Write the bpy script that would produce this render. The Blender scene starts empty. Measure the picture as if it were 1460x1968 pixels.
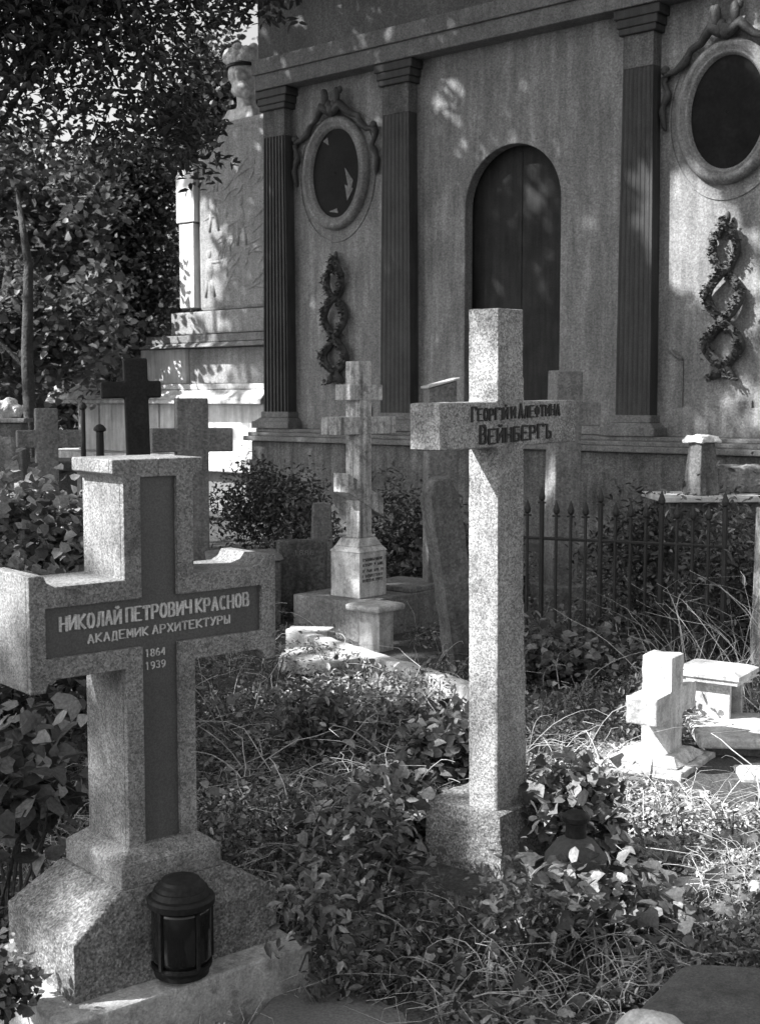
import bpy, bmesh, math, random
import numpy as np
from mathutils import Vector, Matrix
random.seed(7); rng = np.random.default_rng(7)
C = bpy.context.scene.collection
PI = math.pi

# ------------------------------------------------------------------ camera, world, sun, exposure
F = 2500.0; CX = 730.0; CY = 984.0; HZ = 765.0; EH = 1.6
PITCH = math.atan((CY - HZ) / F); cp, sp = math.cos(PITCH), math.sin(PITCH)
cam = bpy.data.cameras.new('camera'); camo = bpy.data.objects.new('camera', cam); C.objects.link(camo)
camo.location = (0, 0, EH); camo.rotation_euler = (PI / 2 - PITCH, 0, 0)
cam.sensor_fit = 'VERTICAL'; cam.sensor_height = 36; cam.lens = F / 1968 * 36
cam.clip_end = 500; cam.clip_start = 0.05
cam.dof.use_dof = True; cam.dof.focus_distance = 5.2; cam.dof.aperture_fstop = 9
bpy.context.scene.camera = camo
SUN = Vector((-1.0, -0.22, 0.9)).normalized()            # direction towards the sun
w = bpy.data.worlds.new('World'); bpy.context.scene.world = w; w.use_nodes = True
nt = w.node_tree; bg = nt.nodes['Background']
sky = nt.nodes.new('ShaderNodeTexSky'); sky.sky_type = 'NISHITA'; sky.sun_disc = False
sky.sun_elevation = math.asin(SUN.z); sky.sun_rotation = math.atan2(SUN.x, SUN.y)
sky.dust_density = 2.5; sky.air_density = 1.0
bw = nt.nodes.new('ShaderNodeRGBToBW'); nt.links.new(sky.outputs[0], bw.inputs[0])
nt.links.new(bw.outputs[0], bg.inputs[0]); bg.inputs[1].default_value = 0.122
sl = bpy.data.lights.new('sun', 'SUN'); sl.energy = 5.0; sl.angle = math.radians(0.5); sl.color = (1, 1, 1)
so = bpy.data.objects.new('sun', sl); C.objects.link(so); so.rotation_euler = SUN.to_track_quat('Z', 'Y').to_euler()
vs = bpy.context.scene.view_settings; vs.view_transform = 'Standard'; vs.look = 'None'; vs.gamma = 1; vs.exposure = 1.27
bpy.context.scene.cycles.max_bounces = 8; bpy.context.scene.cycles.diffuse_bounces = 4

# ------------------------------------------------------------------ photo geometry -> places in the world
def ray(px, py):
    a = (px - CX) / F; b = (CY - py) / F
    return (a, b * sp + cp, b * cp - sp)
def Dp(px, py, d):
    r = ray(px, py); k = d / r[1]; return (r[0] * k, d, EH + r[2] * k)
def G(px, py, z=0):
    r = ray(px, py); k = (z - EH) / r[2]; return (r[0] * k, r[1] * k, z)
class Face:
    """vertical plane of a front face: origin at a vertical edge, e1 along the face, e2 into the body"""
    def __init__(s, px, py, d, vpx):
        x, y, _ = Dp(px, py, d); s.O = (x, y); v = ((vpx - CX) / F, 1.0); n = math.hypot(*v); sg = 1 if vpx > CX else -1
        s.e1 = (v[0] / n * sg, v[1] / n * sg); s.e2 = (-s.e1[1], s.e1[0]); s.ang = math.atan2(s.e1[1], s.e1[0])
    def uz(s, px, py, off=0):
        r = ray(px, py); ox = s.O[0] + s.e2[0] * off; oy = s.O[1] + s.e2[1] * off
        det = -r[0] * s.e1[1] + r[1] * s.e1[0]; k = (-ox * s.e1[1] + oy * s.e1[0]) / det
        return ((r[0] * k - ox) * s.e1[0] + (r[1] * k - oy) * s.e1[1], EH + r[2] * k)
    def w(s, u, off, z): return (s.O[0] + s.e1[0] * u + s.e2[0] * off, s.O[1] + s.e1[1] * u + s.e2[1] * off, z)

# ------------------------------------------------------------------ materials (a black and white print: everything grey)
def base_mat(name, rough=0.85, coat=0):
    m = bpy.data.materials.new(name); m.use_nodes = True; n = m.node_tree; b = n.nodes['Principled BSDF']
    b.inputs['Roughness'].default_value = rough
    return m, n, b
def noise(n, scale, detail=6, sc=(1, 1, 1), rough=0.6, coord='Object'):
    tc = n.nodes.new('ShaderNodeTexCoord'); mp = n.nodes.new('ShaderNodeMapping'); mp.inputs['Scale'].default_value = sc
    n.links.new(tc.outputs[coord], mp.inputs[0]); t = n.nodes.new('ShaderNodeTexNoise')
    t.inputs['Scale'].default_value = scale; t.inputs['Detail'].default_value = detail; t.inputs['Roughness'].default_value = rough
    n.links.new(mp.outputs[0], t.inputs[0]); return t.outputs[0]
def mr(n, src, a, b, c, d):
    r = n.nodes.new('ShaderNodeMapRange'); r.inputs[1].default_value = a; r.inputs[2].default_value = b
    r.inputs[3].default_value = c; r.inputs[4].default_value = d; n.links.new(src, r.inputs[0]); return r.outputs[0]
def mul(n, a, b, op='MULTIPLY'):
    m = n.nodes.new('ShaderNodeMath'); m.operation = op
    for i, x in enumerate((a, b)):
        if isinstance(x, (int, float)): m.inputs[i].default_value = x
        else: n.links.new(x, m.inputs[i])
    return m.outputs[0]
def stone(name, v, speck=0.25, sscale=160, stain=0.25, stscale=5, streak=0.0, rough=0.85, bump=0.3, bscale=60, bdist=0.004, lichen=0.0, grain=0.0, gscale=230, vein=0.0, lsc=14):
    m, n, b = base_mat(name, rough)
    o = mr(n, noise(n, sscale, 3), 0.35, 0.65, 1 - speck, 1 + speck)
    if grain:        # crystals: every little cell of the stone has a tone of its own
        tc = n.nodes.new('ShaderNodeTexCoord'); vo = n.nodes.new('ShaderNodeTexVoronoi'); vo.inputs['Scale'].default_value = gscale
        n.links.new(tc.outputs['Object'], vo.inputs['Vector']); sp2 = n.nodes.new('ShaderNodeSeparateColor'); n.links.new(vo.outputs['Color'], sp2.inputs[0])
        o = mul(n, o, mr(n, sp2.outputs[0], 0, 1, 1 - grain, 1 + grain))
    if vein:         # pale diagonal veining of the facing slabs
        tc = n.nodes.new('ShaderNodeTexCoord'); mp = n.nodes.new('ShaderNodeMapping'); mp.inputs['Rotation'].default_value = (0, -.65, 0); mp.inputs['Scale'].default_value = (3.2, 1, .5)
        mp.vector_type = 'POINT'; n.links.new(tc.outputs['Object'], mp.inputs[0]); t = n.nodes.new('ShaderNodeTexNoise'); t.inputs['Scale'].default_value = 1.7; t.inputs['Detail'].default_value = 9; t.inputs['Roughness'].default_value = .65
        n.links.new(mp.outputs[0], t.inputs[0]); o = mul(n, o, mr(n, t.outputs[0], .45, .68, 1 - vein * .4, 1 + vein))
    o = mul(n, o, mr(n, noise(n, stscale, 8), 0.3, 0.7, 1 - stain, 1 + stain * 0.6))
    if streak: o = mul(n, o, mr(n, noise(n, 3.0, 7, (5, 5, 0.45), 0.7), 0.35, 0.65, 1 - streak, 1 + streak * 0.4))
    if lichen: o = mul(n, o, mr(n, noise(n, lsc, 7, (1, 1, 1), 0.75), 0.5, 0.6, 1, 1 - lichen))
    o = mul(n, o, v)
    n.links.new(o, b.inputs['Base Color'])
    bp = n.nodes.new('ShaderNodeBump'); bp.inputs['Strength'].default_value = bump; bp.inputs['Distance'].default_value = bdist
    n.links.new(noise(n, bscale, 8), bp.inputs['Height']); n.links.new(bp.outputs[0], b.inputs['Normal'])
    return m
def leafmat(name, lo, hi, trans=0.35, rough=0.5):
    m, n, b = base_mat(name, rough)
    at = n.nodes.new('ShaderNodeAttribute'); at.attribute_name = 'rnd'
    o = mr(n, at.outputs['Fac'], 0, 1, lo, hi); o = mul(n, o, mr(n, noise(n, 90, 5), 0.3, 0.7, 0.6, 1.4))
    bp = n.nodes.new('ShaderNodeBump'); bp.inputs['Strength'].default_value = .5; bp.inputs['Distance'].default_value = .004; n.links.new(noise(n, 130, 4), bp.inputs['Height']); n.links.new(bp.outputs[0], b.inputs['Normal'])
    n.links.new(o, b.inputs['Base Color']); tr = n.nodes.new('ShaderNodeBsdfTranslucent'); n.links.new(o, tr.inputs[0])
    mx = n.nodes.new('ShaderNodeMixShader'); mx.inputs[0].default_value = trans
    n.links.new(b.outputs[0], mx.inputs[1]); n.links.new(tr.outputs[0], mx.inputs[2])
    n.links.new(mx.outputs[0], n.nodes['Material Output'].inputs[0]); return m
M = dict(
    granite=stone('grey_granite', 0.225, 0.3, 330, 0.3, 6, 0.22, lichen=0.3, lsc=7, grain=.5, gscale=210),
    granite_w=stone('speckled_granite', 0.31, 0.3, 330, 0.25, 5, 0.2, bump=0.5, grain=.55, gscale=190, lichen=.3, lsc=6),
    dark_granite=stone('dark_polished_granite', 0.085, 0.25, 200, 0.15, 6, 0.1, rough=0.35, bump=0.05),
    letter=stone('pale_lettering', 0.55, 0.3, 300, 0.3, 40, bump=0.1),
    letter_dark=stone('black_lettering', 0.03, 0.3, 300, 0.3, 60, bump=0.1),
    concrete=stone('pale_concrete', 0.5, 0.12, 120, 0.4, 4, 0.25, bump=0.6, bscale=30, lichen=0.4, grain=.2),
    rough_stone=stone('rough_hewn_granite', 0.25, 0.4, 150, 0.35, 7, 0.3, bump=1.0, bscale=30, bdist=0.02, lichen=0.35, grain=.5, gscale=160),
    marble=stone('weathered_marble', 0.5, 0.15, 150, 0.3, 8, 0.75, rough=0.6, bump=0.4, lichen=0.55, lsc=9, grain=.25, gscale=110),
    white=stone('white_marble', 0.58, 0.1, 120, 0.3, 9, 0.3, rough=0.6, bump=0.5, lichen=0.38, grain=.15, gscale=160),
    whitish=stone('whitewashed_stone', 0.62, 0.1, 100, 0.25, 3, 0.3, bump=0.4, lichen=0.1),
    plaster=stone('stone_wall_facing', 0.215, 0.2, 55, 0.28, 1.3, 0.26, grain=.3, gscale=65, vein=.4, rough=0.75, bump=0.3, bscale=25),
    molding=stone('moulding_stone', 0.15, 0.18, 90, 0.3, 3, 0.2, bump=0.4, grain=.3, gscale=70),
    darkcol=stone('dark_column_granite', 0.055, 0.2, 90, 0.25, 3, 0.3, rough=0.5, bump=0.1),
    frieze=stone('grey_entablature_stone', 0.11, 0.2, 60, 0.35, 1.2, 0.2, rough=0.9, bump=0.4, grain=.3, gscale=70),
    plinth=stone('dark_plinth_stone', 0.13, 0.25, 60, 0.4, 2.5, 0.4, bump=0.6, grain=.3, gscale=70),
    dgrey=stone('dull_grey_stone', 0.13, 0.25, 90, 0.35, 4, 0.35, bump=0.6, grain=.3, gscale=70),
    mgrey=stone('mid_grey_stone', 0.2, 0.2, 90, 0.3, 4, 0.3, bump=0.6, grain=.3, gscale=70),
    relief=stone('relief_stone', 0.27, 0.2, 80, 0.25, 3, 0.25, bump=0.6, grain=.3, gscale=70),
    bronze=stone('dark_bronze', 0.06, 0.3, 60, 0.3, 8, rough=0.5, bump=0.6, bscale=40, bdist=0.01),
    black=stone('black_metal', 0.02, 0.3, 100, 0.3, 8, rough=0.5, bump=0.2),
    carving=stone('dark_wreath_stone', 0.07, 0.3, 60, 0.3, 8, rough=0.8, bump=0.6, bscale=40, bdist=0.01),
    iron=stone('rusty_iron', 0.018, 0.3, 100, 0.3, 8, rough=0.7, bump=0.4),
    bark=stone('bark', 0.06, 0.3, 40, 0.4, 6, 0.4, bump=1.0, bscale=20, bdist=0.03),
    soil=stone('dark_soil', 0.07, 0.4, 90, 0.4, 3, bump=1.0, bscale=25, bdist=0.03),
    paving=stone('worn_paving', 0.2, 0.25, 120, 0.3, 3, bump=0.5),
    door=stone('dark_door_metal', 0.03, 0.2, 60, 0.4, 3, 0.4, rough=0.6, bump=0.3),
    slab=stone('dark_slab_granite', 0.085, 0.2, 200, 0.35, 4, .2, rough=0.8, bump=0.3, lichen=.3, grain=.3, gscale=200),
    clay=stone('dull_clay', 0.075, 0.2, 90, 0.3, 6, bump=0.5),
    stem=stone('dry_stem', 0.42, 0.3, 60, 0.3, 5, bump=0.2),
    leaf_far=leafmat('far_foliage', 0.06, 0.22, 0.4),
    leaf_dark=leafmat('dark_foliage', 0.03, 0.075, 0.25),
    leaf_ever=leafmat('evergreen_foliage', 0.035, 0.09, 0.15),
    leaf_cast=leafmat('canopy_foliage', 0.04, 0.1, 0.3),
    leaf_low=leafmat('ground_leaves', 0.035, 0.3, 0.3, 0.45),
    leaf_bed=leafmat('bed_leaves', 0.16, 0.38, 0.25, 0.45),
    leaf_ivy=leafmat('ivy_leaves', 0.04, 0.38, 0.25, 0.38),
    dry=leafmat('dry_leaves', 0.25, 0.8, 0.2, 0.7),
    petal=leafmat('white_petals', 0.6, 0.8, 0.3, 0.6),
)
g, gn, gb = base_mat('dark_glass', 0.08); gb.inputs['Base Color'].default_value = (0.012,) * 3 + (1,)
M['glass'] = g
for k_ in ('door', 'darkcol', 'plinth', 'black', 'bronze'): M[k_].node_tree.nodes['Principled BSDF'].inputs['Specular IOR Level'].default_value = 0.15
M['glass2'] = stone('dull_black_glass', 0.013, 0.2, 30, 0.4, 3, rough=0.5, bump=0.05); M['glass2'].node_tree.nodes['Principled BSDF'].inputs['Specular IOR Level'].default_value = 0.06

# ------------------------------------------------------------------ mesh helpers
class MB:
    def __init__(s): s.v = []; s.f = []
    def add(s, V, Fs):
        o = len(s.v); s.v += [tuple(p) for p in V]; s.f += [tuple(i + o for i in f) for f in Fs]; return s
    def box(s, x0, x1, y0, y1, z0, z1, taper=0, tx=0, ty=0):
        V = []
        for z, t in ((z0, 0), (z1, taper)):
            V += [(x0 + t + tx * (t != 0 or z == z1), y0 + t, z), (x1 - t, y0 + t, z), (x1 - t, y1 - t, z), (x0 + t, y1 - t, z)]
        return s.add(V, [(3, 2, 1, 0), (4, 5, 6, 7), (0, 1, 5, 4), (1, 2, 6, 5), (2, 3, 7, 6), (3, 0, 4, 7)])
    def frust(s, r0, z0, r1, z1):               # r = (x0,x1,y0,y1)
        V = [(a, b, z) for r, z in ((r0, z0), (r1, z1)) for a, b in ((r[0], r[2]), (r[1], r[2]), (r[1], r[3]), (r[0], r[3]))]
        return s.add(V, [(3, 2, 1, 0), (4, 5, 6, 7), (0, 1, 5, 4), (1, 2, 6, 5), (2, 3, 7, 6), (3, 0, 4, 7)])
    def prism(s, out, y0, y1):                  # outline in (x,z), counter-clockwise, extruded along y
        n = len(out); V = [(x, y0, z) for x, z in out] + [(x, y1, z) for x, z in out]
        return s.add(V, [tuple(range(n)), tuple(range(2 * n - 1, n - 1, -1))] + [((i + 1) % n, i, i + n, (i + 1) % n + n) for i in range(n)])
    def tube(s, P, R, seg=8, cap=True):
        P = [Vector(p) for p in P]; n = len(P); R = R if isinstance(R, (list, tuple)) else [R] * n
        V = []; Fs = []; up = Vector((0.13, 0.21, 0.97))
        for i in range(n):
            t = (P[min(i + 1, n - 1)] - P[max(i - 1, 0)]).normalized()
            if abs(t.dot(up)) > 0.97: up = Vector((1, 0.1, 0))
            a = t.cross(up).normalized(); b = t.cross(a)
            for k in range(seg):
                c = 2 * PI * k / seg; V.append(P[i] + (a * math.cos(c) + b * math.sin(c)) * R[i])
        for i in range(n - 1):
            for k in range(seg): Fs.append((i * seg + k, i * seg + (k + 1) % seg, (i + 1) * seg + (k + 1) % seg, (i + 1) * seg + k))
        if cap: Fs += [tuple(range(seg))[::-1], tuple((n - 1) * seg + k for k in range(seg))]
        return s.add(V, Fs)
    def lathe(s, prof, cx=0, cy=0, seg=32, sx=1, sy=1):
        V = [(cx + r * sx * math.cos(2 * PI * k / seg), cy + r * sy * math.sin(2 * PI * k / seg), z) for r, z in prof for k in range(seg)]
        n = len(prof); Fs = [(i * seg + k, i * seg + (k + 1) % seg, (i + 1) * seg + (k + 1) % seg, (i + 1) * seg + k) for i in range(n - 1) for k in range(seg)]
        Fs += [tuple(range(seg))[::-1], tuple((n - 1) * seg + k for k in range(seg))]
        return s.add(V, Fs)
    def ell(s, c, r, seg=16, rings=10):
        V = []; Fs = []
        for i in range(rings + 1):
            t = PI * i / rings
            for k in range(seg):
                a = 2 * PI * k / seg; V.append((c[0] + r[0] * math.sin(t) * math.cos(a), c[1] + r[1] * math.sin(t) * math.sin(a), c[2] - r[2] * math.cos(t)))
        for i in range(rings):
            for k in range(seg): Fs.append((i * seg + k, i * seg + (k + 1) % seg, (i + 1) * seg + (k + 1) % seg, (i + 1) * seg + k))
        return s.add(V, Fs)
    def ering(s, uc, zc, prof, seg=72):          # elliptical moulding: profile of (ru, rz, y) swept round, y negative = out of the wall
        n = len(prof); V = [(uc + ru * math.cos(2 * PI * k / seg), y, zc + rz * math.sin(2 * PI * k / seg)) for ru, rz, y in prof for k in range(seg)]
        return s.add(V, [(i * seg + k, (i + 1) * seg + k, (i + 1) * seg + (k + 1) % seg, i * seg + (k + 1) % seg) for i in range(n - 1) for k in range(seg)])
def obj(name, mb, mat, parent=None, bevel=0, smooth=False, recalc=True):
    me = bpy.data.meshes.new(name); me.from_pydata(mb.v, [], mb.f)
    if recalc:
        bm = bmesh.new(); bm.from_mesh(me); bmesh.ops.remove_doubles(bm, verts=bm.verts, dist=1e-6) if smooth else None
        bmesh.ops.recalc_face_normals(bm, faces=bm.faces); bm.to_mesh(me); bm.free()
    me.materials.append(mat); o = bpy.data.objects.new(name, me); C.objects.link(o)
    if parent: o.parent = parent
    if bevel:
        b = o.modifiers.new('bevel', 'BEVEL'); b.width = bevel; b.segments = 2; b.limit_method = 'ANGLE'; b.angle_limit = math.radians(35)
    if smooth: me.polygons.foreach_set('use_smooth', [True] * len(me.polygons))
    return o
def tag(o, label, cat, group=None, kind=None):
    if label: o['label'] = label
    if cat: o['category'] = cat
    if group: o['group'] = group
    if kind: o['kind'] = kind
    return o
def thing(name, label, cat, loc=(0, 0, 0), rz=0, group=None):
    o = bpy.data.objects.new(name, None); C.objects.link(o); o.location = loc; o.rotation_euler = (0, 0, rz); o.empty_display_size = 0.1
    return tag(o, label, cat, group)
def rough_up(o, cut=0.03, amp=0.004, scale=0.15):
    """chips and unevenness of worn stone: remesh densely and displace a little"""
    r = o.modifiers.new('remesh', 'REMESH'); r.mode = 'VOXEL'; r.voxel_size = cut
    t = bpy.data.textures.get('worn%g' % scale) or bpy.data.textures.new('worn%g' % scale, 'CLOUDS'); t.noise_scale = scale; t.noise_depth = 4
    d = o.modifiers.new('wear', 'DISPLACE'); d.texture = t; d.strength = amp; d.mid_level = 0.5
    o.data.polygons.foreach_set('use_smooth', [False] * len(o.data.polygons))

# leaves: many small folded faces in one mesh
IVY = np.array([(0, 0, 0), (1, 0, -.12), (.12, .48, .1), (.62, .40, .08), (.12, -.48, .1), (.62, -.40, .08)]), [(0, 1, 3, 2), (0, 4, 5, 1)]
IVYL = np.array([(0, 0, 0), (.5, 0, -.02), (1.05, 0, -.16), (-.08, .32, .08), (.3, .5, .12), (.78, .24, .02), (-.08, -.32, .08), (.3, -.5, .12), (.78, -.24, .02)]), [(0, 1, 4, 3), (1, 2, 5, 4), (1, 0, 6, 7), (2, 1, 7, 8)]
LANCE = np.array([(0, 0, 0), (1, 0, -.15), (.3, .2, .05), (.7, .16, 0), (.3, -.2, .05), (.7, -.16, 0)]), [(0, 1, 3, 2), (0, 4, 5, 1)]
BLADE = np.array([(0, 0.04, 0), (0, -.04, 0), (.55, .035, .06), (.55, -.035, .06), (1, .005, -.08), (1, -.005, -.08)]), [(0, 1, 3, 2), (2, 3, 5, 4)]
def leaves(name, T, P, S, mat, parent=None, tilt=1.0, up=None, yaw=None, pitch=None):
    P = np.asarray(P, float); n = len(P); S = np.broadcast_to(np.asarray(S, float), (n,))
    yaw = rng.uniform(0, 2 * PI, n) if yaw is None else yaw
    pit = rng.normal(0, 0.6, n) * tilt if pitch is None else pitch
    rol = rng.normal(0, 0.7, n) * tilt
    cy, sy_, cpt, spt, cr, sr = np.cos(yaw), np.sin(yaw), np.cos(pit), np.sin(pit), np.cos(rol), np.sin(rol)
    X = np.stack([cy * cpt, sy_ * cpt, spt], 1); Yb = np.stack([-sy_, cy, 0 * cy], 1); Zb = np.cross(X, Yb)
    Y = Yb * cr[:, None] + Zb * sr[:, None]; Z = np.cross(X, Y)
    V0, F0 = T
    V = (P[:, None, :] + S[:, None, None] * (V0[None, :, 0, None] * X[:, None] + V0[None, :, 1, None] * Y[:, None] + V0[None, :, 2, None] * Z[:, None])).reshape(-1, 3)
    F0 = np.array(F0); nf = len(F0)
    Fi = (F0[None] + (np.arange(n) * len(V0))[:, None, None]).reshape(-1)
    me = bpy.data.meshes.new(name); me.vertices.add(len(V)); me.vertices.foreach_set('co', V.ravel().astype(np.float32))
    me.loops.add(len(Fi)); me.loops.foreach_set('vertex_index', Fi.astype(np.int32))
    me.polygons.add(n * nf); me.polygons.foreach_set('loop_start', (np.arange(n * nf) * 4).astype(np.int32))
    a = me.attributes.new('rnd', 'FLOAT', 'FACE'); a.data.foreach_set('value', np.repeat(rng.random(n) ** 1.3, nf).astype(np.float32))
    me.update(calc_edges=True); me.materials.append(mat)
    o = bpy.data.objects.new(name, me); C.objects.link(o)
    if parent: o.parent = parent
    return o

# ------------------------------------------------------------------ ground height
def gz(x, y):
    x = np.asarray(x, float); y = np.asarray(y, float)
    near = np.clip((4.9 - y) / 1.0, 0, 1) * np.clip((0.6 - x) / 0.9, 0, 1)
    near = near * near * (3 - 2 * near)
    return -0.15 * near + 0.012 * np.sin(x * 3.1 + y * 1.7) + 0.01 * np.sin(y * 4.3 - x * 2.2) - 0.05 * np.clip((4 - y), 0, 1)

# ================================================================== SETTING
def ground():
    xs = np.concatenate([[-90, -40, -20, -10], np.linspace(-6, 8, 113), [12, 20, 40, 90]]); ys = np.concatenate([[-20, 0], np.linspace(1.5, 14, 101), [18, 25, 40, 80, 200]])
    V = [(x, y, float(gz(x, y))) for y in ys for x in xs]; nx = len(xs)
    mb = MB().add(V, [(j * nx + i, j * nx + i + 1, (j + 1) * nx + i + 1, (j + 1) * nx + i) for j in range(len(ys) - 1) for i in range(nx - 1)])
    tag(obj('ground', mb, M['soil'], smooth=True), None, None, kind='structure')
ground()

# ================================================================== MAUSOLEUM
H = Face(1460, 765, 13, -2100)
def mausoleum():
    R = thing('mausoleum', 'grey stone mausoleum with arched doorway, dark pilasters and two oval medallions', 'mausoleum', (H.O[0], H.O[1], 0), H.ang)
    L, Rr, TOP = -6.9, 1.0, 5.62
    # wall facing with an arched opening, and side and rear walls
    nl, nr, sp_, uc = -3.72, -2.39, 3.80, -3.055
    arc = [(uc + 0.665 * math.cos(a), sp_ + 0.665 * math.sin(a)) for a in np.linspace(PI, 0, 33)]
    out = [(L, 1.2), (nl, 1.2), (nl, sp_)] + arc[1:-1] + [(nr, sp_), (nr, 1.2), (Rr, 1.2), (Rr, TOP), (L, TOP)]
    mb = MB().prism(out, 0, 0.15); mb.box(L, L + .3, 0.16, 4.5, 1.2, TOP); mb.box(Rr - .3, Rr, 0.16, 4.5, 1.2, TOP); mb.box(L + .32, Rr - .32, 4.2, 4.5, 1.2, TOP)
    wall = obj('wall', mb, M['plaster'], R, 0.01)
    # door set deep in the niche
    mb = MB().box(nl - .1, nr + .1, 0.20, 0.26, 0.9, 4.6); dr = obj('niche_back', mb, M['door'], R)
    mb = MB().box(uc - .008, uc + .008, .192, .199, 1.22, 4.4); obj('door_seam', mb, M['black'], R)
    # plinth and steps
    mb = MB().box(-7.06, 1.3, -0.32, 4.7, -0.1, 1.03); obj('plinth', mb, M['plinth'], R, .012)
    mb = MB()
    mb.box(-7.14, 1.38, -.40, 4.78, 1.035, 1.10); mb.box(-7.1, 1.33, -.35, 4.73, 1.1, 1.15); mb.box(-7.05, 1.23, -.25, 4.63, 1.15, 1.198)
    obj('plinth_moulding', mb, M['molding'], R, .012)
    # carved wall panels (raised borders)
    for c in (-5.8, -.38):
        mb = MB(); mb.box(c - .62, c + .62, -.022, .01, 1.2, 1.5); mb.box(c - .3, c + .3, -.024, .012, 1.5, 1.575)
        obj('lower_panel', mb, M['plaster'], R, .004)
    mb = MB(); mb.box(-.87, -.85, -.018, .01, 1.51, 2.0); mb.tube([(-.86, -.02, 2.0), (-.93, -.03, 2.04), (-1.0, -.03, 2.1)], .018)
    obj('conduit', mb, M['molding'], R)
    # pilasters
    for i, (a, b) in enumerate(((-6.98, -6.52), (-4.90, -4.42), (-1.56, -1.15), (.5, .95))):
        c = (a + b) / 2; hw = (b - a) / 2; d = .16
        mb = MB()
        n = 7                                   # fluted shaft, swelling towards the foot
        prof = []
        for k in range(n):
            x0 = -1 + 2 * k / n; ww = 2 / n
            fd = .03 if i == 0 else .006; prof += [(x0, 0), (x0 + ww * .3, 0), (x0 + ww * .42, fd), (x0 + ww * .72, fd), (x0 + ww * .84, 0)]
        prof += [(1, 0)]
        V = []; levels = [(1.42, 1.0), (2.2, .985), (3.4, .94), (4.4, .885), (5.0, .86)]
        for z, s_ in levels:
            V += [(c + hw * s_ * x, -d + y, z) for x, y in prof] + [(c + hw * s_, .02, z), (c - hw * s_, .02, z)]
        m = len(prof) + 2
        Fs = [(l * m + k, l * m + (k + 1) % m, (l + 1) * m + (k + 1) % m, (l + 1) * m + k) for l in range(len(levels) - 1) for k in range(m)]
        Fs += [tuple(range(m))[::-1], tuple((len(levels) - 1) * m + k for k in range(m))]
        mb.add(V, Fs); p = obj('pilaster', mb, M['darkcol'], R)
        mb = MB(); w_ = hw * .87
        mb.box(c - w_, c + w_, -d - .005, .02, 5.0, 5.34); obj('necking', mb, M['plinth'], p, .006)
        mb = MB()
        mb.box(c - w_ - .04, c + w_ + .04, -d - .04, .02, 5.34, 5.41); mb.box(c - w_ - .06, c + w_ + .06, -d - .05, .02, 5.41, 5.5); mb.box(c - w_ - .09, c + w_ + .09, -d - .06, .02, 5.5, 5.6)
        obj('capital', mb, M['darkcol'], p, .012)
        mb = MB(); mb.box(c - hw - .03, c + hw + .03, -d - .03, .02, 1.34, 1.42); mb.frust((c - hw - .1, c + hw + .1, -d - .1, .02), 1.29, (c - hw - .04, c + hw + .04, -d - .04, .02), 1.34)
        mb.box(c - hw - .12, c + hw + .12, -d - .12, .02, 1.2, 1.29); obj('pilaster_base', mb, M['molding'], p, .01)
    # entablature
    e0 = -7.02; e1 = 1.05
    mb = MB(); mb.box(e0, e1, -.24, 4.75, 5.605, 5.8); mb.box(e0 - .03, e1 + .03, -.27, 4.78, 5.8, 5.99); obj('architrave', mb, M['molding'], R, .01)
    mb = MB(); mb.box(e0 + .03, e1 - .03, -.21, 4.7, 5.99, 6.75); obj('frieze', mb, M['frieze'], R, .01)
    mb = MB(); mb.box(e0 - .08, e1 + .08, -.32, 4.8, 6.75, 6.85); mb.box(e0 - .2, e1 + .2, -.46, 4.9, 6.85, 6.95); mb.box(e0 - .42, e1 + .42, -.7, 5.1, 6.95, 7.2); mb.frust((e0 - .5, e1 + .5, -.78, 5.2), 7.2, (e0 + 1.2, e1 - 1.2, 1.4, 3.4), 8.2)
    obj('cornice', mb, M['frieze'], R, .015)
    # oval medallions
    for c, lab in ((-5.77, 'left oval medallion with dark glass'), (-.41, 'right oval medallion with dark plate')):
        z = 4.44
        prof = [(.56, .71, .0), (.56, .71, -.05), (.53, .68, -.09), (.485, .635, -.1), (.455, .605, -.06), (.44, .59, -.075), (.42, .57, -.06), (.40, .55, -.015)]
        fr = obj('medallion_frame', MB().ering(c, z, prof), M['plaster'], R, smooth=True); fr['label'] = lab
        pl = MB(); pl.ering(c, z, [(.405, .555, -.02), (.3, .41, -.024), (.15, .2, -.026), (.01, .012, -.027)]); obj('oval_pane', pl, M['glass2'], fr)
        if c < -3:  # pale triangles laid on the left pane as painted bright reflections
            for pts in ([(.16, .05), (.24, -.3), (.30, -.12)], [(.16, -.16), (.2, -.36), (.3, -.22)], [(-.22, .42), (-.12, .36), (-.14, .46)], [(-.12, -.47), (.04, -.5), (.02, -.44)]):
                mb = MB(); n3 = len(pts); mb.add([(c + a_, -.030, z + b_) for a_, b_ in pts] + [(c + a_, -.0275, z + b_) for a_, b_ in pts], [(0, 1, 2), (5, 4, 3), (0, 3, 4, 1), (1, 4, 5, 2), (2, 5, 3, 0)]); obj('painted_reflection', mb, M['mgrey'], fr)
        mb = MB().ering(c, z, [(.66, .86, .0), (.66, .86, -.012), (.64, .84, -.012), (.64, .84, .0)]); obj('outer_ring', mb, M['plaster'], fr)
        # ribbon with bow above, trailing down both sides
        mb = MB()
        for s_ in (-1, 1):
            pts = [(c + s_ * .02, -.1, z + .74), (c + s_ * .16, -.12, z + .82), (c + s_ * .28, -.08, z + .70), (c + s_ * .40, -.06, z + .66), (c + s_ * .46, -.06, z + .55), (c + s_ * .57, -.07, z + .47),
                   (c + s_ * .68, -.05, z + .47), (c + s_ * .70, -.05, z + .38), (c + s_ * .64, -.06, z + .26), (c + s_ * .70, -.05, z + .17), (c + s_ * .72, -.05, z + .1), (c + s_ * .70, -.04, z - .05), (c + s_ * .68, -.03, z - .1)]
            P = []                                # smooth the path
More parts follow.
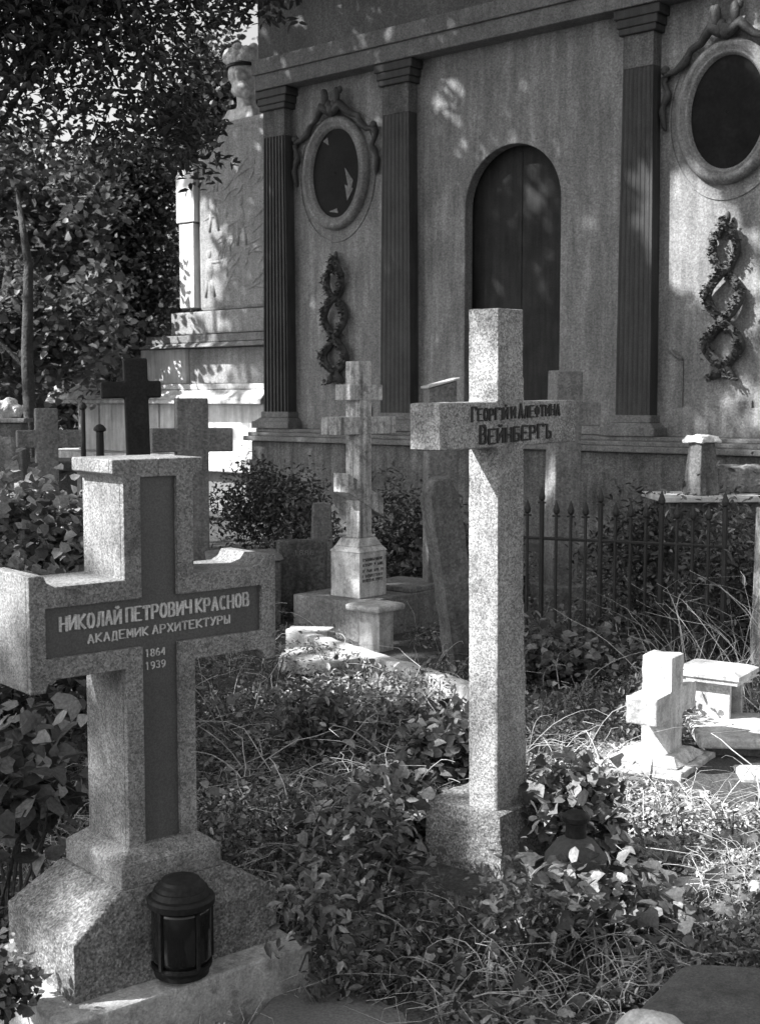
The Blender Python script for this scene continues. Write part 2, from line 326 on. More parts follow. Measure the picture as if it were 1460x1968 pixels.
            for i in range(len(pts) - 1):
                for t in (0, .5): P.append(Vector(pts[i]).lerp(Vector(pts[i + 1]), t))
            P.append(Vector(pts[-1])); mb.tube(P, [.05, .055, .06, .05, .04, .04, .035, .04, .05, .04, .035, .035, .05, .045, .03, .03, .035, .045, .035, .03, .04, .035, .03, .02, .01][:len(P)], 8)
            mb.ell((c + s_ * .1, -.12, z + .93), (.055, .04, .11)); mb.ell((c + s_ * .05, -.1, z + .83), (.06, .045, .07)); mb.ell((c + s_ * .14, -.1, z + 1.0), (.04, .03, .05))
            mb.ell((c + s_ * .68, -.07, z + .5), (.05, .04, .05))
        mb.ell((c, -.1, z + .77), (.09, .06, .08))
        o = obj('ribbon_ornament', mb, M['bronze'], fr, smooth=True)
    # laurel garlands of two crossing strands
    for c, lab in ((-5.76, None), (-.385, None)):
        z0, z1 = 1.84, 3.36; mb = MB(); zn = [3.36, 2.86, 2.36, 1.93]; P0 = []
        def strand(s_):
            pts = []
            for j in range(3):
                a = (.13, .18, .19)[j]; top, bot = zn[j], zn[j + 1]
                for k in range(10):
                    t = k / 10; pts.append(Vector((c + s_ * (1 if j % 2 == 0 else -1) * a * math.sin(PI * t), -.07 - .03 * s_ * math.cos(PI * t), top + (bot - top) * t)))
            pts.append(Vector((c, -.07, zn[3]))); pts.append(Vector((c - s_ * .05, -.06, 1.86))); pts.append(Vector((c - s_ * .13, -.05, 1.8)))
            return pts
        vv = []
        for s_ in (-1, 1):
            pts = strand(s_); mb.tube(pts, [.03] + [.042] * 9 + [.048] * 20 + [.05, .06, .03], 8); vv += pts
        mb.ell((c + .02, -.06, 3.4), (.03, .03, .06)); mb.ell((c - .05, -.06, 3.38), (.03, .03, .04))
        gl = obj('garland', mb, M['carving'], R, smooth=True)
        P = []
        for p in vv:
            for k in range(16): P.append((p.x + random.gauss(0, .026), p.y - .045 + random.gauss(0, .02), p.z + random.gauss(0, .02)))
        leaves('laurel_leaves', IVYL, P, .036, M['carving'], gl, .7)
    return R
mausoleum()

# ================================================================== RELIEF MONUMENT WITH BUST
def relief_monument():
    T = Face(377, 595, 19.6, -2100); RL = -7.3 - ((T.O[0] - H.O[0]) * H.e1[0] + (T.O[1] - H.O[1]) * H.e1[1])    # right-hand limit: the flank of the mausoleum
    R = thing('relief_monument', 'tall pale carved stele on stepped white base, crowned by a bearded stone head', 'monument', (T.O[0], T.O[1], 0), T.ang)
    def u(px, py, off=0): return T.uz(px, py, off)[0]
    def z(px, py, off=0): return T.uz(px, py, off)[1]
    zb, zt = z(400, 597), z(400, 300)
    uL = u(341, 500); w_ = RL
    top = z(460, 232)
    mb = MB(); mb.frust((0.02, w_, .05, .9), zb, (.0, w_ - .05, .05, .9), top - .05); mb.box(u(415, 240), w_ - .05, .1, .8, top - .06, top + .1, .06)
    sh = obj('shaft', mb, M['relief'], R, .06)
    # the framing strip along the left edge, in two lengths
    mb = MB(); ua = u(340, 430); zm = z(360, 430)
    mb.box(u(341, 430), .0, -.02, .9, zm + .02, z(370, 315)); mb.box(u(345, 500), -.04, .0, .88, z(360, 592), zm); obj('edge_strip', mb, M['whitish'], R, .01)
    # low relief: figures, branches, a boat-like curve, a row of beads
    mb = MB(); rr = random.Random(3)
    for k in range(60):
        x = rr.uniform(.08, w_ - .15); zz = rr.uniform(zb + .25, top - .7); pts = []; a = rr.uniform(-.5, 1.2); c = rr.uniform(-.9, .9); q = Vector((x, .068, zz))
        for j in range(8):
            pts.append(q.copy()); q += Vector((math.cos(a) * .075, 0, math.sin(a) * .075)); a += c * .3
            q.x = min(max(q.x, .05), w_ - .1)
        mb.tube(pts, [.02, .026, .032, .032, .028, .024, .021, .019], 6)
    for k in range(14): mb.ell((.45 + k * .06, .066, zb + .75 + .01 * k), (.028, .026, .028), 8, 6)
    for fx, fz in ((.25, zb + .55), (.62, zb + 1.1), (.95, zb + 1.25), (.35, zb + 1.5)):
        mb.ell((fx, .07, fz + .28), (.065, .04, .08), 10, 8); mb.ell((fx, .07, fz + .05), (.1, .04, .2), 10, 8); mb.tube([(fx - .05, .07, fz - .1), (fx - .08, .07, fz - .35)], .04, 6); mb.tube([(fx + .05, .07, fz - .1), (fx + .12, .07, fz - .34)], .04, 6)
    obj('carved_relief', mb, M['relief'], R, smooth=True)
    # steps and ledges under it
    zl1, zl2, zl3 = z(400, 655), z(400, 745), z(400, 768)
    mb = MB(); mb.box(u(333, 620), RL - .02, -.04, 1.1, zl1 + .1, z(400, 598)); obj('upper_step', mb, M['relief'], R, .02)
    mb = MB(); mb.box(u(232, 660, -.3) + .5, RL - .01, -.2, 1.3, zl1 - .03, zl1 + .08); mb.frust((u(232, 660, -.3) + .4, RL, -.28, 1.4), zl1 - .1, (u(232, 660, -.3) + .5, RL - .01, -.2, 1.3), zl1 - .035); obj('upper_ledge', mb, M['mgrey'], R, .01)
    mb = MB(); mb.box(u(272, 700, -.05), u(328, 700, -.05), -.06, 1.2, zl2 + .06, zl1 - .11); mb.box(u(332, 700), u(366, 700), -.1, 1.2, zl2 + .06, zl1 - .11); obj('pedestal_left', mb, M['whitish'], R, .01)
    mb = MB(); mb.box(u(368, 700), RL - .02, -.04, 1.2, zl2 + .06, zl1 - .11); obj('pedestal', mb, M['relief'], R, .01)
    ll = u(90, 768, -.5)
    mb = MB(); mb.box(ll + .1, RL - .01, -.42, 1.6, zl2 - .03, zl2 + .05); mb.frust((ll, RL, -.55, 1.7), zl3 - .0, (ll + .1, RL - .01, -.42, 1.6), zl2 - .035); mb.box(ll, RL, -.55, 1.7, zl3 - .06, zl3 - .004); obj('lower_ledge', mb, M['white'], R, .01)
    zc = z(400, 872)
    mb = MB(); x = u(150, 820, -.3); edges = [x, u(190, 820, -.3), u(215, 820, -.3), u(305, 820, -.3), u(400, 820, -.3), RL]
    for i in range(5): mb.box(edges[i] + .01, edges[i + 1] - .01, -.3 + .015 * (i % 2), 1.5, zc, zl3 - .065)
    obj('base_wall', mb, M['whitish'], R, .012)
    mb = MB(); mb.box(ll - .1, RL, -.75, 1.9, zc - .2, zc - .004); obj('foot_slab', mb, M['white'], R, .015)
    mb = MB(); mb.box(ll, RL - .01, -.6, 1.8, -.05, zc - .205); obj('foundation', mb, M['mgrey'], R, .015)
    # the head: bearded, crowned with a band, turned to the right
    hu = u(466, 150, .3) + .04; hz = z(464, 150, .3); s_ = .9
    mb = MB()
    mb.ell((hu, .3, hz + .05), (.2, .23, .22), 24, 16); mb.ell((hu + .04, .25, hz - .1), (.15, .17, .17), 20, 14)      # skull and jaw
    mb.ell((hu + .06, .1, hz + .02), (.1, .07, .035)); mb.ell((hu + .115, .06, hz - .03), (.035, .05, .075)); mb.ell((hu + .02, .09, hz - .05), (.045, .05, .04)); mb.ell((hu + .16, .12, hz - .05), (.04, .05, .04))
    mb.ell((hu + .1, .09, hz - .125), (.1, .06, .03)); mb.ell((hu + .13, .1, hz - .22), (.11, .1, .09)); mb.ell((hu + .2, .1, hz - .27), (.06, .06, .07)); mb.ell((hu + .06, .14, hz - .2), (.12, .1, .1))
    mb.ell((hu - .15, .24, hz - .02), (.04, .05, .07)); mb.ell((hu - .12, .33, hz - .12), (.09, .12, .12))
    mb.tube([(hu - .02, .34, hz - .1), (hu - .02, .36, hz - .34), (hu - .02, .38, hz - .55)], [.13, .125, .2], 16)
    mb.frust((hu - .52, hu + .36, .12, .72), hz - .8, (hu - .2, hu + .2, .2, .6), hz - .42)
    mb.v = [(hu + (a_ - hu) * 1.2, b_, hz + (c_ - hz) * 1.06) for a_, b_, c_ in mb.v]
    h = obj('bust', mb, M['white'], R, smooth=False); rough_up(h, .02, .03, .12); sm = h.modifiers.new('smooth', 'SMOOTH'); sm.iterations = 3
    mb = MB(); mb.lathe([(.2, hz + .165), (.232, hz + .17), (.24, hz + .26), (.2, hz + .33), (.08, hz + .37)], hu, .3, 20)
    for k in range(11): mb.ell((hu + .17 * math.cos(k * .7), .3 + .17 * math.sin(k * .7), hz + .37 + .025 * math.sin(k * 3)), (.075, .07, .06), 8, 6)
    mb.ell((hu - .24, .24, hz + .3), (.08, .09, .1)); mb.ell((hu - .27, .26, hz + .4), (.05, .06, .06)); mb.v = [(hu + (a_ - hu) * 1.12, b_, c_) for a_, b_, c_ in mb.v]; cr = obj('crown', mb, M['white'], h); rough_up(cr, .022, .05, .08)
    mb = MB(); mb.lathe([(.245, hz + .118), (.258, hz + .122), (.258, hz + .158), (.245, hz + .164)], hu, .3, 24); obj('band', mb, M['black'], h)
relief_monument()

# ================================================================== LETTERS: stroked slab characters, 1 high
def ov(cx, cz, rx, rz, a0=0, a1=360, n=14): return [(cx + rx * math.cos(math.radians(a0 + (a1 - a0) * i / n)), cz + rz * math.sin(math.radians(a0 + (a1 - a0) * i / n))) for i in range(n + 1)]
GL = {
 'Н': [[(0, 0), (0, 1)], [(1, 0), (1, 1)], [(0, .52), (1, .52)]], 'И': [[(0, 0), (0, 1)], [(1, 0), (1, 1)], [(0, .1), (1, .9)]],
 'Й': [[(0, 0), (0, 1)], [(1, 0), (1, 1)], [(0, .1), (1, .9)], [(.25, 1.22), (.5, 1.13), (.75, 1.22)]],
 'К': [[(0, 0), (0, 1)], [(1, 1), (.08, .5), (1, 0)]], 'О': [ov(.5, .5, .5, .5)], 'Л': [[(0, 0), (.25, .12), (.45, 1), (1, 1), (1, 0)]],
 'А': [[(0, 0), (.5, 1), (1, 0)], [(.2, .33), (.8, .33)]], 'П': [[(0, 0), (0, 1), (1, 1), (1, 0)]], 'Е': [[(1, 0), (0, 0), (0, 1), (1, 1)], [(0, .52), (.75, .52)]],
 'Т': [[(.5, 0), (.5, 1)], [(0, .88), (0, 1), (1, 1), (1, .88)]], 'Р': [[(0, 0), (0, 1)], [(0, 1)] + ov(.55, .74, .4, .26, 90, -90, 8) + [(0, .48)]],
 'В': [[(0, 0), (0, 1)], [(0, 1)] + ov(.5, .76, .38, .24, 90, -90, 8) + [(0, .52)], [(0, .52)] + ov(.55, .26, .42, .26, 90, -90, 8) + [(0, 0)]],
 'Ч': [[(0, 1), (0, .6), (.2, .45), (1, .45)], [(1, 1), (1, 0)]], 'С': [ov(.55, .5, .5, .5, 50, 310, 12)], 'Д': [[(0, -.12), (0, 0), (1, 0), (1, -.12)], [(.12, 0), (.35, 1), (.85, 1), (.85, 0)]],
 'М': [[(0, 0), (0, 1), (.5, .3), (1, 1), (1, 0)]], 'Х': [[(0, 0), (1, 1)], [(0, 1), (1, 0)]], 'У': [[(0, 1), (.5, .45)], [(1, 1), (.3, 0), (0, .05)]],
 'Ы': [[(0, 1), (0, 0), (.5, 0), (.62, .25), (.5, .5), (0, .5)], [(1, 0), (1, 1)]], 'Г': [[(0, 0), (0, 1), (1, 1), (1, .85)]], 'І': [[(.5, 0), (.5, 1)]],
 'Ф': [[(.5, 0), (.5, 1)], ov(.5, .55, .5, .3)], 'Б': [[(.9, 1), (0, 1), (0, 0)], [(0, .55)] + ov(.5, .28, .45, .27, 90, -90, 8) + [(0, .01)]],
 'Ъ': [[(-.1, 1), (.25, 1), (.25, 0)], [(.25, .5)] + ov(.62, .25, .36, .25, 90, -90, 8) + [(.25, 0)]],
 '1': [[(.2, .8), (.5, 1), (.5, 0)]], '8': [ov(.5, .74, .38, .25), ov(.5, .25, .46, .26)], '6': [ov(.5, .3, .45, .3), [(.05, .35), (.15, .75), (.7, 1)]], '4': [[(.75, 0), (.75, 1), (0, .3), (1, .3)]],
 '9': [ov(.5, .7, .45, .3), [(.95, .65), (.85, .25), (.3, 0)]], '3': [ov(.45, .74, .42, .26, 150, -90, 8), ov(.45, .26, .48, .26, 90, -150, 8)],
}
SERIF = set('НИЙКПРГІТФМЕ1')
def writing(text, x0, x1, z, h, y, small=None, t=.11, depth=.004, slope=0.0):
    """letters standing proud of the stone, fitted between x0 and x1 at height z"""
    mb = MB(); adv = []
    for ch in text: adv.append(.55 if ch == ' ' else (.6 if ch == 'І' else 1.48))
    tot = sum(adv) - .48; s = (x1 - x0) / tot; cur = 0; j = 0
    for i, ch in enumerate(text):
        if ch != ' ':
            hh = h * (1.0 if small is None or i in small else .8); w_ = s * (.3 if ch == 'І' else 1.0); jit = random.uniform(-.03, .03) * h
            segs = [[(p[0] * w_ + (x0 + cur * s), p[1] * hh + z + jit + slope * cur * s) for p in st] for st in GL[ch]]
            for st in segs:
                for k in range(len(st) - 1):
                    a = Vector(st[k]); b = Vector(st[k + 1]); d = b - a; l = d.length
                    if l < 1e-6: continue
                    d /= l; vert = abs(d.y) > .6; th = h * t * (.62 if vert else .34); n = Vector((-d.y, d.x)) * th; a2 = a - d * th * .3; b2 = b + d * th * .3; j += 1
                    yy = y - depth - (j % 5) * .0002
                    q = [a2 + n, a2 - n, b2 - n, b2 + n]
                    mb.add([(p.x, yy, p.y) for p in q] + [(p.x, y + .001, p.y) for p in q], [(0, 1, 2, 3), (7, 6, 5, 4), (0, 4, 5, 1), (1, 5, 6, 2), (2, 6, 7, 3), (3, 7, 4, 0)])
            if ch in SERIF:
                for st in GL[ch]:
                    if len(st) >= 2:
                        for p in (st[0], st[-1]):
                            if p[1] in (0, 1):
                                X = p[0] * w_ + x0 + cur * s; Z = p[1] * hh + z + jit + slope * cur * s; j += 1
                                mb.box(X - h * .09, X + h * .09, y - depth - .0012 - (j % 5) * .0002, y + .0012, Z - h * .022, Z + h * .022)
        cur += adv[i]
    return mb

# ================================================================== THE ARCHITECT'S CROSS (front left)
K = Face(240, 1115, 3.5, 3700)
def big_cross():
    R = thing('stone_cross', 'massive granite cross with flared arm ends and dark inset name band, front left', 'cross', (K.O[0], K.O[1], 0), K.ang)
    w_, t = .22, .235; zb, zt = .33, 1.435; a0, a1 = .862, 1.108; f = .032
    # closed cross outline with flared ends (x, z), counter-clockwise
    def sgn(l): return l
    out = [(0, zb), (w_, zb), (w_, a0)]
    out += [(.435, a0), (.452, a0 - .008), (.462, a0 - f), (.50, a0 - f), (.50, a1 + f), (.462, a1 + f), (.450, a1 + .012), (.425, a1)]
    out += [(w_, a1), (w_, 1.375), (w_ + .008, 1.388), (w_ + f, 1.398), (w_ + f, zt), (-f, zt), (-f, 1.398), (-.008, 1.388), (0, 1.375), (0, a1)]
    out += [(-.205, a1), (-.227, a1 + .012), (-.236, a1 + f), (-.278, a1 + f), (-.278, a0 - f), (-.236, a0 - f), (-.227, a0 - .008), (-.21, a0), (0, a0)]
    s = obj('shaft_and_arms', MB().prism(out, .02, t), M['granite'], R, .003)
    # raised front border around the sunk cross-shaped panel
    rx0, rx1, rz1 = .053, .168, 1.385; px0, px1, pz0, pz1 = -.232, .452, .918, 1.052
    mb = MB(); y0, y1 = 0, .0195
    mb.prism([(0, zb), (rx0, zb), (rx0, pz0), (px0, pz0), (px0, pz1), (rx0, pz1), (rx0, rz1), (w_ / 2, rz1), (w_ / 2, zt), (-f, zt), (-f, 1.398), (-.008, 1.388), (0, 1.375), (0, a1), (-.205, a1), (-.227, a1 + .012), (-.236, a1 + f), (-.278, a1 + f), (-.278, a0 - f), (-.236, a0 - f), (-.227, a0 - .008), (-.21, a0), (0, a0)], y0, y1)
    mb.prism([(w_, zb), (w_, a0), (.435, a0), (.452, a0 - .008), (.462, a0 - f), (.50, a0 - f), (.50, a1 + f), (.462, a1 + f), (.450, a1 + .012), (.425, a1), (w_, a1), (w_, 1.375), (w_ + .008, 1.388), (w_ + f, 1.398), (w_ + f, zt), (w_ / 2 + .0004, zt), (w_ / 2 + .0004, rz1), (rx1, rz1), (rx1, pz1), (px1, pz1), (px1, pz0), (rx1, pz0), (rx1, zb)], y0, y1)
    obj('border', mb, M['granite'], R, .003)
    mb = MB(); mb.prism([(rx0 + .001, zb + .01), (rx1 - .001, zb + .01), (rx1 - .001, pz0 + .001), (px1 - .001, pz0 + .001), (px1 - .001, pz1 - .001), (rx1 - .001, pz1 - .001), (rx1 - .001, rz1 - .001), (rx0 + .001, rz1 - .001), (rx0 + .001, pz1 - .001), (px0 + .001, pz1 - .001), (px0 + .001, pz0 + .001), (rx0 + .001, pz0 + .001)], .0165, .0215)
    pn = obj('inset_panel', mb, M['dark_granite'], R)
    obj('name_inscription', writing('НИКОЛАЙ ПЕТРОВИЧ КРАСНОВ', -.185, .412, .987, .038, .0165, t=.15, slope=.012), M['letter'], pn)
    obj('title_inscription', writing('АКАДЕМИК АРХИТЕКТУРЫ', -.105, .345, .945, .023, .0165, t=.15, slope=.012), M['letter'], pn)
    obj('birth_year', writing('1864', .068, .130, .885, .020, .0165, t=.12), M['letter'], pn)
    obj('death_year', writing('1939', .068, .130, .850, .020, .0165, t=.12), M['letter'], pn)
    # collar at the foot
    mb = MB(); mb.frust((-.05, w_ + .05, -.045, t + .05), .325, (-.003, w_ + .003, -.003, t + .003), .362); mb.box(-.05, w_ + .05, -.045, t + .05, .262, .325); obj('collar', mb, M['granite'], R, .004)
    # rough block with sloped shoulders
    r1 = (-.21, .44, -.075, .33)
    mb = MB(); mb.box(*r1, -.0, .165); mb.frust(r1, .165, (-.06, w_ + .07, -.05, t + .07), .262); b = obj('base_block', mb, M['rough_stone'], R); rough_up(b, .005, .0055, .05)
    mb = MB(); mb.frust((-.30, .50, -.18, .42), -.34, (-.29, .492, -.165, .42), .004)
    p = obj('plinth', mb, M['concrete'], R); rough_up(p, .007, .007, .08)
big_cross()
def lantern():
    x, y = K.w(.09, -.12, 0)[:2]
    R = thing('grave_lantern', 'round black glass lantern with ridged domed lid, in front of the granite cross', 'lantern', (x, y, .022), .3); R.scale = (1.13, 1.13, 1.16)
    obj('foot', MB().lathe([(.05, 0), (.066, .0), (.068, .012), (.074, .022), (.074, .03)], seg=40), M['black'], R, smooth=False)
    obj('glass_body', MB().lathe([(.069, .031), (.0725, .045), (.0725, .155), (.071, .165)], seg=48), M['glass'], R, smooth=True)
    obj('rim', MB().lathe([(.076, .166), (.082, .17), (.083, .184), (.078, .19), (.07, .192)], seg=48), M['black'], R, smooth=False)
    obj('lid', MB().lathe([(.071, .193), (.066, .206), (.061, .207), (.058, .216), (.05, .222), (.046, .229), (.03, .235), (.008, .237)], seg=48), M['black'], R, smooth=False)
    for k in range(5):
        a = k * 2 * PI / 5 + 2.6; mb = MB(); mb.box(-.004, .004, -.0035, .0035, .03, .167)
        mb.v = [((p[0] + .0755) * math.cos(a) - p[1] * math.sin(a), (p[0] + .0755) * math.sin(a) + p[1] * math.cos(a), p[2]) for p in mb.v]
        obj('frame_bar', mb, M['black'], R)
lantern()

# ================================================================== THE COUPLE'S CROSS (centre)
W = Face(962, 850, 4.3, 2850)
def tall_cross():
    R = thing('stone_cross', 'tall plain speckled granite cross with black carved lettering on its crossbar', 'cross', (W.O[0], W.O[1], 0), W.ang); R.rotation_euler = (0, -.012, W.ang)
    w_, t = .15, .118
    out = [(-.006, .17), (w_ + .03, .17), (w_ + .006, .9), (w_, 1.438), (.475, 1.438), (.475, 1.588), (w_, 1.588), (w_ - .002, 1.893), (0, 1.893), (0, 1.588), (-.312, 1.588), (-.312, 1.438), (0, 1.438)]
    s = obj('shaft_and_arms', MB().prism(out, 0, t), M['granite_w'], R); rough_up(s, .0065, .0045, .05)
    obj('first_names', writing('ГЕОРГІЙ И АЛЕФТИНА', -.145, .37, 1.527, .047, 0, small={0, 10}, t=.14, slope=.02), M['letter_dark'], s)
    obj('surname', writing('ВЕЙНБЕРГЪ', -.10, .315, 1.453, .058, 0, small={0}, t=.15, slope=.02), M['letter_dark'], s)
    mb = MB(); mb.frust((-.05, .40, -.06, .29), -.1, (-.03, .36, -.03, .275), .205); b = obj('base_block', mb, M['rough_stone'], R); rough_up(b, .01, .02, .12)
tall_cross()

# ================================================================== ORTHODOX MARBLE CROSS (middle distance)
Mc = Face(691, 1100, 8.6, 2850)
def marble_cross():
    R = thing('marble_cross', 'stained white marble three-bar orthodox cross on a cube pedestal and grey box tomb', 'cross', (Mc.O[0], Mc.O[1], 0), Mc.ang)
    mb = MB(); x0, x1, y0, y1 = .07, .195, .06, .185; out = [(x0, .66), (x1 + .005, .66), (x1, 1.15)]
    mb.box(x0, x1, y0, y1, .66, 1.845)
    s = obj('shaft', mb, M['marble'], R, .006)
    mb = MB(); mb.box(x0 - .10, x1 + .11, y0 - .003, y1 + .003, 1.585, 1.69); obj('top_bar', mb, M['marble'], R, .005)
    mb = MB(); mb.box(x0 - .24, x1 + .25, y0 - .004, y1 + .004, 1.358, 1.475); obj('main_bar', mb, M['marble'], R, .005)
    mb = MB(); mb.prism([(x0 - .12, .975), (x1 + .12, .79), (x1 + .12, .92), (x0 - .12, 1.105)], y0 - .004, y1 + .004); obj('slanted_bar', mb, M['marble'], R, .005)
    mb = MB(); mb.box(0, .275, 0, .26, .2625, .57); mb.frust((-.008, .283, -.008, .268), .57, (.02, .255, .02, .24), .605); mb.frust((.02, .255, .02, .24), .605, (.045, .22, .04, .21), .66)
    p = obj('pedestal', mb, M['white'], R, .005)
    mb = MB(); r = random.Random(5)
    for zz in (.51, .475, .435, .40, .37):
        x = .03
        while x < .235:
            l = r.uniform(.006, .011); mb.box(x, x + .0035, -.002, .001, zz, zz + .02); mb.box(x + .0035, x + l, -.0018, .001, zz + r.choice((0, .008, .016)), zz + r.choice((.004, .012)) + .008); x += l + .005
            if r.random() < .12: x += .02
    obj('worn_inscription', mb, M['letter_dark'], p)
    mb = MB(); mb.box(-.12, .86, -.10, .50, -.06, .262); mb.box(.42, .86, -.099, .36, .262, .30); b = obj('box_tomb', mb, M['mgrey'], R, .008)
marble_cross()
def stool():
    x, y = G(722, 1242, 0)[:2]; x, y = Dp(722, 1240, 8.05)[:2]
    R = thing('stone_stool', 'small stone stool with thick blunt-edged top and white leg before the box tomb', 'stool', (x, y, 0), Mc.ang)
    rough_up(obj('seat', MB().box(-.07, .2, -.08, .20, .268, .31), M['white'], R), .012, .012, .08)
    obj('leg', MB().box(.01, .15, -.02, .15, -.05, .267), M['white'], R, .004)
stool()
def bed_kerb():
    R = thing('grave_kerb', 'long grey stone kerb running diagonally past the box tomb', 'kerb')
    a = Vector(G(700, 1250, .13)); b = Vector(G(915, 1318, .13)); a.z = b.z = 0; d = (b - a).normalized(); n = Vector((-d.y, d.x, 0)); a -= d * .9
    mb = MB(); q = [a - n * .05, b - n * .05, b + n * .05, a + n * .05]
    mb.add([(p.x, p.y, -.08) for p in q] + [(p.x, p.y, .13) for p in q], [(3, 2, 1, 0), (4, 5, 6, 7), (0, 1, 5, 4), (1, 2, 6, 5), (2, 3, 7, 6), (3, 0, 4, 7)])
    o = obj('kerb_stone', mb, M['whitish'], R); rough_up(o, .015, .015, .1)
    for px, py, nm, lab in ((595, 1212, 'stone_slab', 'smaller pale broken slab at the left corner of the box tomb'), (630, 1258, 'stone_slab', 'larger pale broken slab lying in front of the box tomb')):
        x, y = G(px, py, .1)[:2]
        mb = MB(); pts = [(-.28, -.08), (.0, -.22), (.30, -.02), (.12, .10), (-.26, .14)] if py > 1230 else [(-.14, -.06), (.12, -.03), (.16, .06), (-.13, .09)]
        q = [(x + p[0], y + p[1] * 1.3) for p in pts]; nn = len(q)
        mb.add([(p[0], p[1], .02) for p in q] + [(p[0], p[1], .11 + .02 * (p[1] - y)) for p in q], [tuple(range(nn))[::-1], tuple(range(nn, 2 * nn))] + [(i, (i + 1) % nn, (i + 1) % nn + nn, i + nn) for i in range(nn)])
        tag(obj(nm, mb, M['white'], None, .006), lab, 'slab')
bed_kerb()

# ================================================================== SMALL WHITE CROSS AND SHRINE (right)
Cc = Face(1290, 1300, 5.45, 2410)
def white_cross():
    R = thing('white_marble_cross', 'small sunlit white marble cross on stepped base in the leaf litter', 'cross', (Cc.O[0], Cc.O[1], 0), Cc.ang)
    w_, t = .135, .135
    mb = MB().prism([(0, .08), (w_, .08), (w_, .235), (w_ + .165, .235), (w_ + .165, .35), (w_, .35), (w_, .50), (0, .50), (0, .35), (-.165, .35), (-.165, .235), (0, .235)], 0, t)
    s = obj('shaft_and_arms', mb, M['white'], R); rough_up(s, .007, .009, .05)
    mb = MB(); mb.frust((-.10, .24, -.07, .24), .045, (-.04, .18, -.03, .18), .085); rough_up(obj('upper_step', mb, M['white'], R), .008, .012, .06)
    mb = MB(); mb.box(-.13, .29, -.10, .27, -.0, .045); rough_up(obj('lower_step', mb, M['white'], R), .008, .014, .07)
    mb = MB(); mb.box(-.09, .25, -.06, .23, -.1, -.001); obj('footing', mb, M['dgrey'], R)
white_cross()
def shrine():
    S = Face(1400, 1400, 5.95, 2410)
    R = thing('candle_shrine', 'open-fronted white stone candle box with flat overhanging lid beside the small white cross', 'shrine', (S.O[0], S.O[1], 0), S.ang)
    d = .22; mb = MB(); w_ = .19
    mb.box(0, .025, 0, d, .06, .275); mb.box(w_ - .025, w_, 0, d, .06, .275); mb.box(.026, w_ - .026, d - .03, d, .06, .275)
    obj('walls', mb, M['white'], R, .003)
    mb = MB(); mb.box(-.055, w_ + .05, -.06, d + .05, .30, .322); mb.box(-.045, w_ + .04, -.05, d + .04, .277, .2995); mb.frust((-.05, w_ + .045, -.055, d + .045), .3225, (-.02, w_ + .02, -.02, d + .02), .335); obj('lid', mb, M['white'], R, .003)
    mb = MB(); mb.box(-.05, w_ + .07, -.05, d + .04, -.03, .058); obj('base', mb, M['white'], R, .005)
shrine()
def low_tomb():
    x, y = G(1350, 1480)[:2]
    T = Face(1352, 1470, 5.6, 2900)
    R = thing('low_tomb', 'low flat white tomb slabs with shadowed gap, at right picture edge', 'tomb', (x, y, 0), -.08)
    obj('upper_slab', MB().box(0, 1.3, .12, .62, .06, .11), M['white'], R, .012)
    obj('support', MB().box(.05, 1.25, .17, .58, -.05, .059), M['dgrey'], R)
    mb = MB().box(.12, 1.3, -.22, -.02, -.03, .035); obj('front_step', mb, M['white'], R, .01)
low_tomb()

# ================================================================== STONES BEHIND
def plain_cross(px, pbase, d, ang, hw, top, arm_l, arm_r, a0, a1, mat, name, label, t=.12, tilt=0, zb=-.05):
    x, y, _ = Dp(px, pbase, d)
    R = thing(name, label, 'cross', (x, y, 0), ang); R.rotation_euler = (0, tilt, ang)
    mb = MB().prism([(-hw, zb), (hw, zb), (hw, a0), (arm_r, a0), (arm_r, a1), (hw, a1), (hw, top), (-hw, top), (-hw, a1), (-arm_l, a1), (-arm_l, a0), (-hw, a0)], -t / 2, t / 2)
    obj('shaft_and_arms', mb, M[mat], R, .01)
    obj('base', MB().frust((-hw * 2, hw * 2, -t, t), zb, (-hw * 1.7, hw * 1.7, -t * .9, t * .9), .22), M[mat], R, .01)
    return R
plain_cross(275, 800, 6.6, .25, .06, 1.80, .175, .125, 1.60, 1.685, 'black', 'black_cross', 'slim black cross rising straight behind the granite cross', .05, -.02)
plain_cross(90, 860, 9.0, .35, .075, 1.53, .2, .235, 1.26, 1.38, 'mgrey', 'grey_cross', 'small light grey cross with stubby arms before the white ledge, far left')
plain_cross(368, 850, 10.0, .3, .12, 1.60, .31, .31, 1.19, 1.37, 'mgrey', 'grey_cross', 'broad grey cross between the black cross and the mausoleum corner', .16)
plain_cross(1077, 800, 9.6, .35, .105, 1.80, .25, .26, 1.40, 1.575, 'mgrey', 'grey_cross', 'shaded cross showing past the lettered crossbar of the tall cross, right side', .16, .02)
